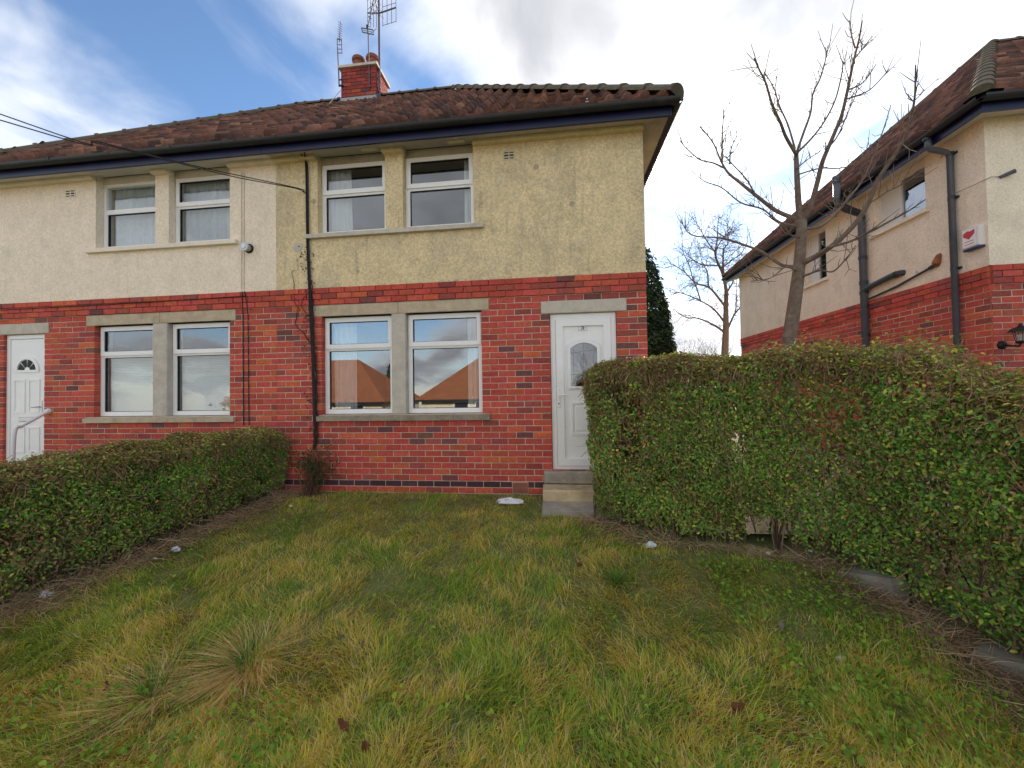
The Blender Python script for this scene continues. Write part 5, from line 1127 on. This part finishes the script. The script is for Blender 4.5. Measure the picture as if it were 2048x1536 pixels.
# ------------------------------------------------------------------ sapling
def sapling():
    D0 = 4.45; Zm = lambda q: (1400+q[0]/2.327, 40+q[1]/2.327)
    rs = np.random.default_rng(7)
    base3 = CAM+ray(*Zm((415, 1536)))*D0
    T = thing('bare_sapling', (base3[0]-.03, base3[1], float(gz(base3[1]))), 'bare young tree behind the tall hedge in front of the neighbouring house', 'tree')
    def P3(pts, dd): n = len(pts); return [CAM+ray(*Zm(p))*(D0+dd*i/max(n-1, 1)) for i, p in enumerate(pts)]
    tr = [np.array([base3[0]-.05, base3[1], float(gz(base3[1]))-.05]), base3*np.array([1, 1, 0])+np.array([-.02, 0, 1.0])]+P3([(415, 1536), (426, 1420), (452, 1230), (463, 1130), (471, 1010), (474, 930)], 0)
    mb = MB().tube(smooth_pts(tr, 4), list(np.interp(np.linspace(0, 1, 4*(len(tr)-1)+1), [0, .3, .65, 1], [.085, .078, .062, .050])), 10); mb.smooth = True; mb.build('trunk', MT['bark'], T)
    BR = [([(474, 935), (460, 870), (451, 720), (447, 620)], .038, .022, .05), ([(447, 625), (400, 545), (375, 480), (335, 390), (305, 290), (275, 230), (252, 178)], .020, .006, -.5), ([(442, 600), (410, 490), (370, 400), (345, 320), (305, 250)], .011, .005, .3),
      ([(447, 625), (480, 530), (515, 430), (525, 345), (560, 270), (585, 180), (583, 128)], .016, .005, .4), ([(452, 618), (520, 550), (580, 470), (630, 370), (660, 250), (665, 195)], .014, .005, -.2),
      ([(476, 940), (510, 880), (545, 760), (570, 660), (620, 540), (660, 440), (690, 310), (715, 190), (740, 90), (755, 2)], .030, .005, -.7), ([(722, 130), (705, 70), (695, 2)], .009, .004, .1), ([(690, 325), (760, 290), (820, 205)], .011, .005, .2), ([(672, 370), (700, 362), (790, 325), (880, 230)], .012, .005, -.3), ([(715, 185), (760, 130), (800, 75)], .009, .004, .2), ([(600, 590), (640, 540), (690, 430), (740, 310)], .010, .004, .4),
      ([(466, 940), (440, 925), (350, 885), (265, 820), (190, 760), (130, 710), (95, 650), (60, 570), (0, 495)], .028, .006, .8), ([(103, 660), (104, 560), (110, 412)], .010, .005, .1), ([(138, 670), (145, 600), (175, 535)], .009, .004, .2), ([(250, 800), (215, 740), (150, 670), (118, 630)], .010, .004, -.2), ([(115, 690), (60, 665), (0, 650), (-60, 600), (-95, 560)], .010, .004, .2),
      ([(460, 960), (370, 940), (290, 880), (190, 850), (100, 780), (20, 750), (-40, 700)], .014, .005, .9),
      ([(466, 1140), (500, 1120), (560, 1088), (640, 1030), (720, 950), (780, 860), (830, 740), (900, 640), (960, 530), (985, 440), (1000, 350), (1003, 208)], .034, .005, -1.0), ([(992, 380), (1020, 355), (1045, 325)], .007, .004, .0), ([(993, 378), (965, 365)], .006, .004, .0), ([(780, 860), (870, 800), (950, 760), (1040, 700)], .009, .004, -.2),
      ([(464, 1150), (520, 1110), (600, 1060), (700, 1030), (800, 980), (950, 900), (1050, 835)], .020, .005, -.8), ([(462, 1148), (380, 1140), (290, 1080), (200, 1045), (100, 1015), (-40, 1000), (-90, 930)], .022, .005, .6), ([(460, 1175), (400, 1150), (330, 1200), (240, 1215)], .009, .004, -.4), ([(462, 1200), (500, 1185), (560, 1165), (620, 1170), (680, 1110), (725, 1050)], .014, .004, -.6),
      ([(472, 975), (560, 960), (630, 900), (690, 830), (760, 740), (820, 600), (860, 490), (888, 395)], .018, .005, .7), ([(455, 720), (560, 690), (650, 690), (740, 660), (800, 590)], .009, .004, .5), ([(452, 690), (500, 650), (560, 610)], .008, .004, .2), ([(465, 1010), (420, 1000), (370, 950), (300, 900)], .009, .004, -.5)]
    allp = []
    k = 0
    for pts, r0, r1, dd in BR:
        d0 = 0
        p = smooth_pts(P3(pts, dd), 5); n = len(p); mb = MB().tube(p, [float(v) for v in np.linspace(r0, r1, n)], 6); mb.smooth = True; mb.build('branch', MT['bark'], T); allp.append(p)
    tw = MB()
    for p in allp:
        L = sum(np.linalg.norm(p[i+1]-p[i]) for i in range(len(p)-1))
        for _ in range(int(L*13)+2):
            i = int(len(p)*rs.uniform(.25, 1))-1; i = max(0, min(i, len(p)-2)); t = p[i+1]-p[i]; t /= np.linalg.norm(t); d = t*.7+rs.normal(0, .55, 3)+np.array([0, 0, .4]); d /= np.linalg.norm(d); l = rs.uniform(.05, .32)
            a = p[i]; m = a+d*l*.5+rs.normal(0, .01, 3); e = a+d*l+np.array([0, 0, .15*l]); tw.tube([a, m, e], [.0045, .0035, .0022], 4)
            if l > .16 and rs.random() < .6: d2 = d+rs.normal(0, .6, 3); d2 /= np.linalg.norm(d2); tw.tube([m, m+d2*l*.4], [.0035, .002], 4)
    tag(tw.build('twigs', MT['bark'], T), kind='stuff')
sapling()

# ------------------------------------------------------------------ background trees
def bare_tree(base, h, r0, seed, name, label, group=None, depth=5, spread=.55, multi=False):
    rs = np.random.default_rng(seed); T = thing(name, base, label, 'tree', group); mb = MB(); tb = MB()
    def grow(p, d, l, r, k, trunk):
        n = 4; pts = [p]; rad = [r]
        for i in range(n):
            d = d+rs.normal(0, .10 if trunk else .17, 3)+np.array([0, 0, .04]); d = d/np.linalg.norm(d); p = p+d*l/n; pts.append(p); rad.append(r*(1-.38*(i+1)/n))
        (tb if trunk else mb).tube(pts, rad, 6 if k > 2 else 4, False)
        if k == 0: return
        m = 3 if k > 1 else 4
        for i in range(m+(2 if trunk else 0)):
            q = pts[-1] if i < 2 else pts[int(rs.integers(1 if not trunk else 2, n+1))]; dd = d+rs.normal(0, spread, 3)+np.array([0, 0, .12]); dd /= np.linalg.norm(dd)
            grow(q, dd, l*rs.uniform(.55, .85), rad[-1]*rs.uniform(.5, .85), k-1, False)
    for j in range(5 if multi else 1):
        d = np.array([0, 0, 1.])+(rs.normal(0, .35, 3)*np.array([1, 1, 0]) if multi else 0); grow(np.array(base, float)-np.array([0, 0, .1]), d/np.linalg.norm(d), h*(.26 if multi else .40), r0, depth, True)
    tb.build('trunk', MT['bark_far'], T); mb.build('branches', MT['bark_far'], T)
def garden_tree():
    D0 = 15.2; Zm = lambda q: (1280+q[0]/5.118, 420+q[1]/5.118); rs = np.random.default_rng(77)
    P3 = lambda pts, dd: [CAM+ray(*Zm(q))*(D0+dd*i/max(len(pts)-1, 1)) for i, q in enumerate(pts)]
    b0 = P3([(868, 1560)], 0)[0]; T = thing('bare_tree', (b0[0], b0[1], float(gz(b0[1]))), 'bare garden tree with spreading branches between the two houses', 'tree')
    tr = [np.array([b0[0], b0[1], float(gz(b0[1]))-.05])]+P3([(868, 1560), (878, 1240), (880, 1000), (885, 830)], 0); MB().tube(smooth_pts(tr, 4), list(np.linspace(.17, .075, 4*(len(tr)-1)+1)), 8).build('trunk', MT['bark_far'], T)
    BR = [([(885, 840), (850, 660), (795, 540), (770, 430), (790, 300), (800, 90)], .065, .012, .5), ([(880, 1000), (780, 870), (700, 790), (560, 740), (440, 620), (290, 540)], .05, .01, -.8), ([(872, 1160), (760, 1020), (620, 930), (420, 850), (330, 870)], .05, .01, 1.), ([(862, 1250), (760, 1180), (600, 1110), (470, 1100), (350, 1020)], .05, .01, -.5), ([(620, 930), (580, 800), (540, 700), (500, 560), (440, 420), (430, 220)], .03, .008, .4),
       ([(893, 1230), (960, 1080), (1020, 1000), (1060, 880)], .05, .012, .8), ([(890, 840), (945, 750), (985, 640), (1000, 520)], .04, .01, .6), ([(855, 660), (850, 500), (860, 400), (900, 330), (890, 120)], .04, .01, -.6), ([(840, 590), (960, 500), (1040, 440), (1100, 330)], .035, .01, .6), ([(800, 570), (640, 560), (560, 520), (480, 470)], .03, .008, .5), ([(775, 440), (700, 340), (640, 240), (570, 120)], .03, .008, -.4), ([(700, 790), (690, 640), (640, 540), (600, 400)], .03, .008, .8), ([(975, 1060), (990, 900), (985, 760)], .03, .008, -.3), ([(770, 430), (820, 330), (900, 240), (960, 190)], .03, .008, .4)]
    mb = MB()
    def twig(a, d, l, r, k):
        m = a+d*l*.5+rs.normal(0, .06*l, 3); e = a+d*l+rs.normal(0, .1*l, 3)+np.array([0, 0, .08*l]); mb.tube([a, m, e], [r, r*.75, r*.45], 4, False)
        if k > 0:
            for q in (m, e, a*.25+e*.75):
                d2 = d+rs.normal(0, .6, 3); d2 /= np.linalg.norm(d2); twig(q, d2, l*rs.uniform(.45, .75), r*.6, k-1)
    for pts, r0, r1, dd in BR:
        p = smooth_pts(P3(pts, dd), 4); n = len(p); MB().tube(p, [float(v) for v in np.linspace(r0, r1, n)], 6).build('branch', MT['bark_far'], T)
        for i in range(2, n):
            for _ in range(2):
                t = p[min(i, n-1)]-p[i-1]; t /= np.linalg.norm(t); d = t*.5+rs.normal(0, .6, 3); d /= np.linalg.norm(d); twig(p[i], d, rs.uniform(.25, .6), .010, 2)
    tag(mb.build('twigs', MT['bark_far'], T), kind='stuff')
garden_tree()
for i, (px, Y, h, lab) in enumerate([(1385, 16., 6.8, 'bare bushy shrub nearest the conifer beyond the houses'), (1420, 17., 6.6, 'bare bushy shrub behind the bare garden tree'), (1475, 18., 6.8, 'bare bushy shrub closest to the neighbouring house corner')]):
    p = onY(px, 700, Y); bare_tree((p[0], Y, .1), h, .06, 20+i, 'bare_shrub', lab, 'bare shrubs beyond the houses', 4, .5, True)
def conifer(base, h, rad, label, n, seed, name='conifer', size=.16):
    rs = np.random.default_rng(seed); T = thing(name, base, label, 'tree'); z = 1-np.sqrt(rs.random(n)); z = np.clip(z, 0, .995); ang = rs.uniform(0, 6.283, n)
    prof = rad*np.clip(1-z, 0, 1)**.62*(.85+.3*vnoise(np.stack([np.cos(ang)*2, np.sin(ang)*2, z*7], 1), 1.3)); rr = prof*np.clip(1-rs.exponential(.14, n), .2, 1.)+np.abs(rs.normal(0, .05*rad, n))
    P = np.stack([base[0]+rr*np.cos(ang), base[1]+rr*np.sin(ang), base[2]+.05+z*h], 1); N_ = np.stack([np.cos(ang), np.sin(ang), np.full(n, .9)], 1)
    C = pick(rs, n, [(.030, .058, .030), (.045, .085, .034), (.10, .15, .04)], [.45, .4, .15]); V, F_, c_ = leaf_cloud(P, N_, rs.uniform(size*.6, size*1.3, n), C, rs, aspect=.32); new_obj('crown', np_mesh('crown', V, [F_], c_), MT['conifer'], T)
    MB().tube([base, (base[0], base[1], base[2]+h*.9)], [.12, .02], 6).build('trunk', MT['bark_far'], T)
p = onY(1288, 690, 8.3); conifer((p[0], 8.3, .05), 6.2, 1.32, 'dark columnar conifer rising behind the right corner of the yellow house', 26000, 9)

# ------------------------------------------------------------------ houses across the road (seen in the window reflections)
def opposite(x0, x1, yf, dep, ze, rise, label, win):
    zg = -3.9; H = thing('opposite_house', ((x0+x1)/2, yf-dep/2, zg), label, 'house', 'houses across the road'); yb = yf-dep
    MB().box(x0, x1, yb, yf, zg, ze).build('wall', MT['op_wall'], H)
    o = .4; s = dep/2+o; A = [(x0-o, yf+o, ze), (x1+o, yf+o, ze), (x1+o, yb-o, ze), (x0-o, yb-o, ze), (x0-o+s, yf+o-s, ze+rise), (x1+o-s, yf+o-s, ze+rise)]
    MB().add(A, [(1, 0, 4, 5), (2, 1, 5), (3, 2, 5, 4), (0, 3, 4), (0, 1, 2, 3)]).build('roof', MT['op_roof'], H)
    MB().box(x0-o, x1+o, yf+o, yf+o+.1, ze-.12, ze+.02).build('gutter', MT['gutter'], H)
    for (a, b, c, d) in win:
        w = MB().ring(rect(a, b, c, d), rect(a+.08, b-.08, c+.08, d-.08), yf+.002, yf+.06).build('window', MT['upvc'], H); MB().box(a+.06, b-.06, yf+.003, yf+.03, c+.06, d-.06).build('pane', MT['gasket'], w); MB().box(a, b, yf+.01, yf+.05, (c+d)/2-.04, (c+d)/2+.04).build('transom', MT['upvc'], w)
opposite(-9.3, 1.2, -20.5, 7.4, .85, 3.4, 'cream house with orange tiled roof reflected in the window nearest the door', [(-7.0, -5.9, -.9, .7), (-5.5, -4.4, -.9, .7), (-7.0, -5.9, -3.2, -1.7), (-3.4, -2.4, -3.8, -1.7)])
opposite(-24.5, -12.2, -20.5, 7.4, .75, 3.4, 'cream house with brown tiled roof reflected in the window by the creeper', [(-14.6, -13.5, -.9, .6), (-17, -15.9, -.9, .6), (-20.5, -19.4, -.9, .6)])
conifer((-16.6, -33.0, -3.9), 9.2, 1.9, 'dark fir tree reflected in the window by the creeper', 5000, 19, 'fir_tree', .5)
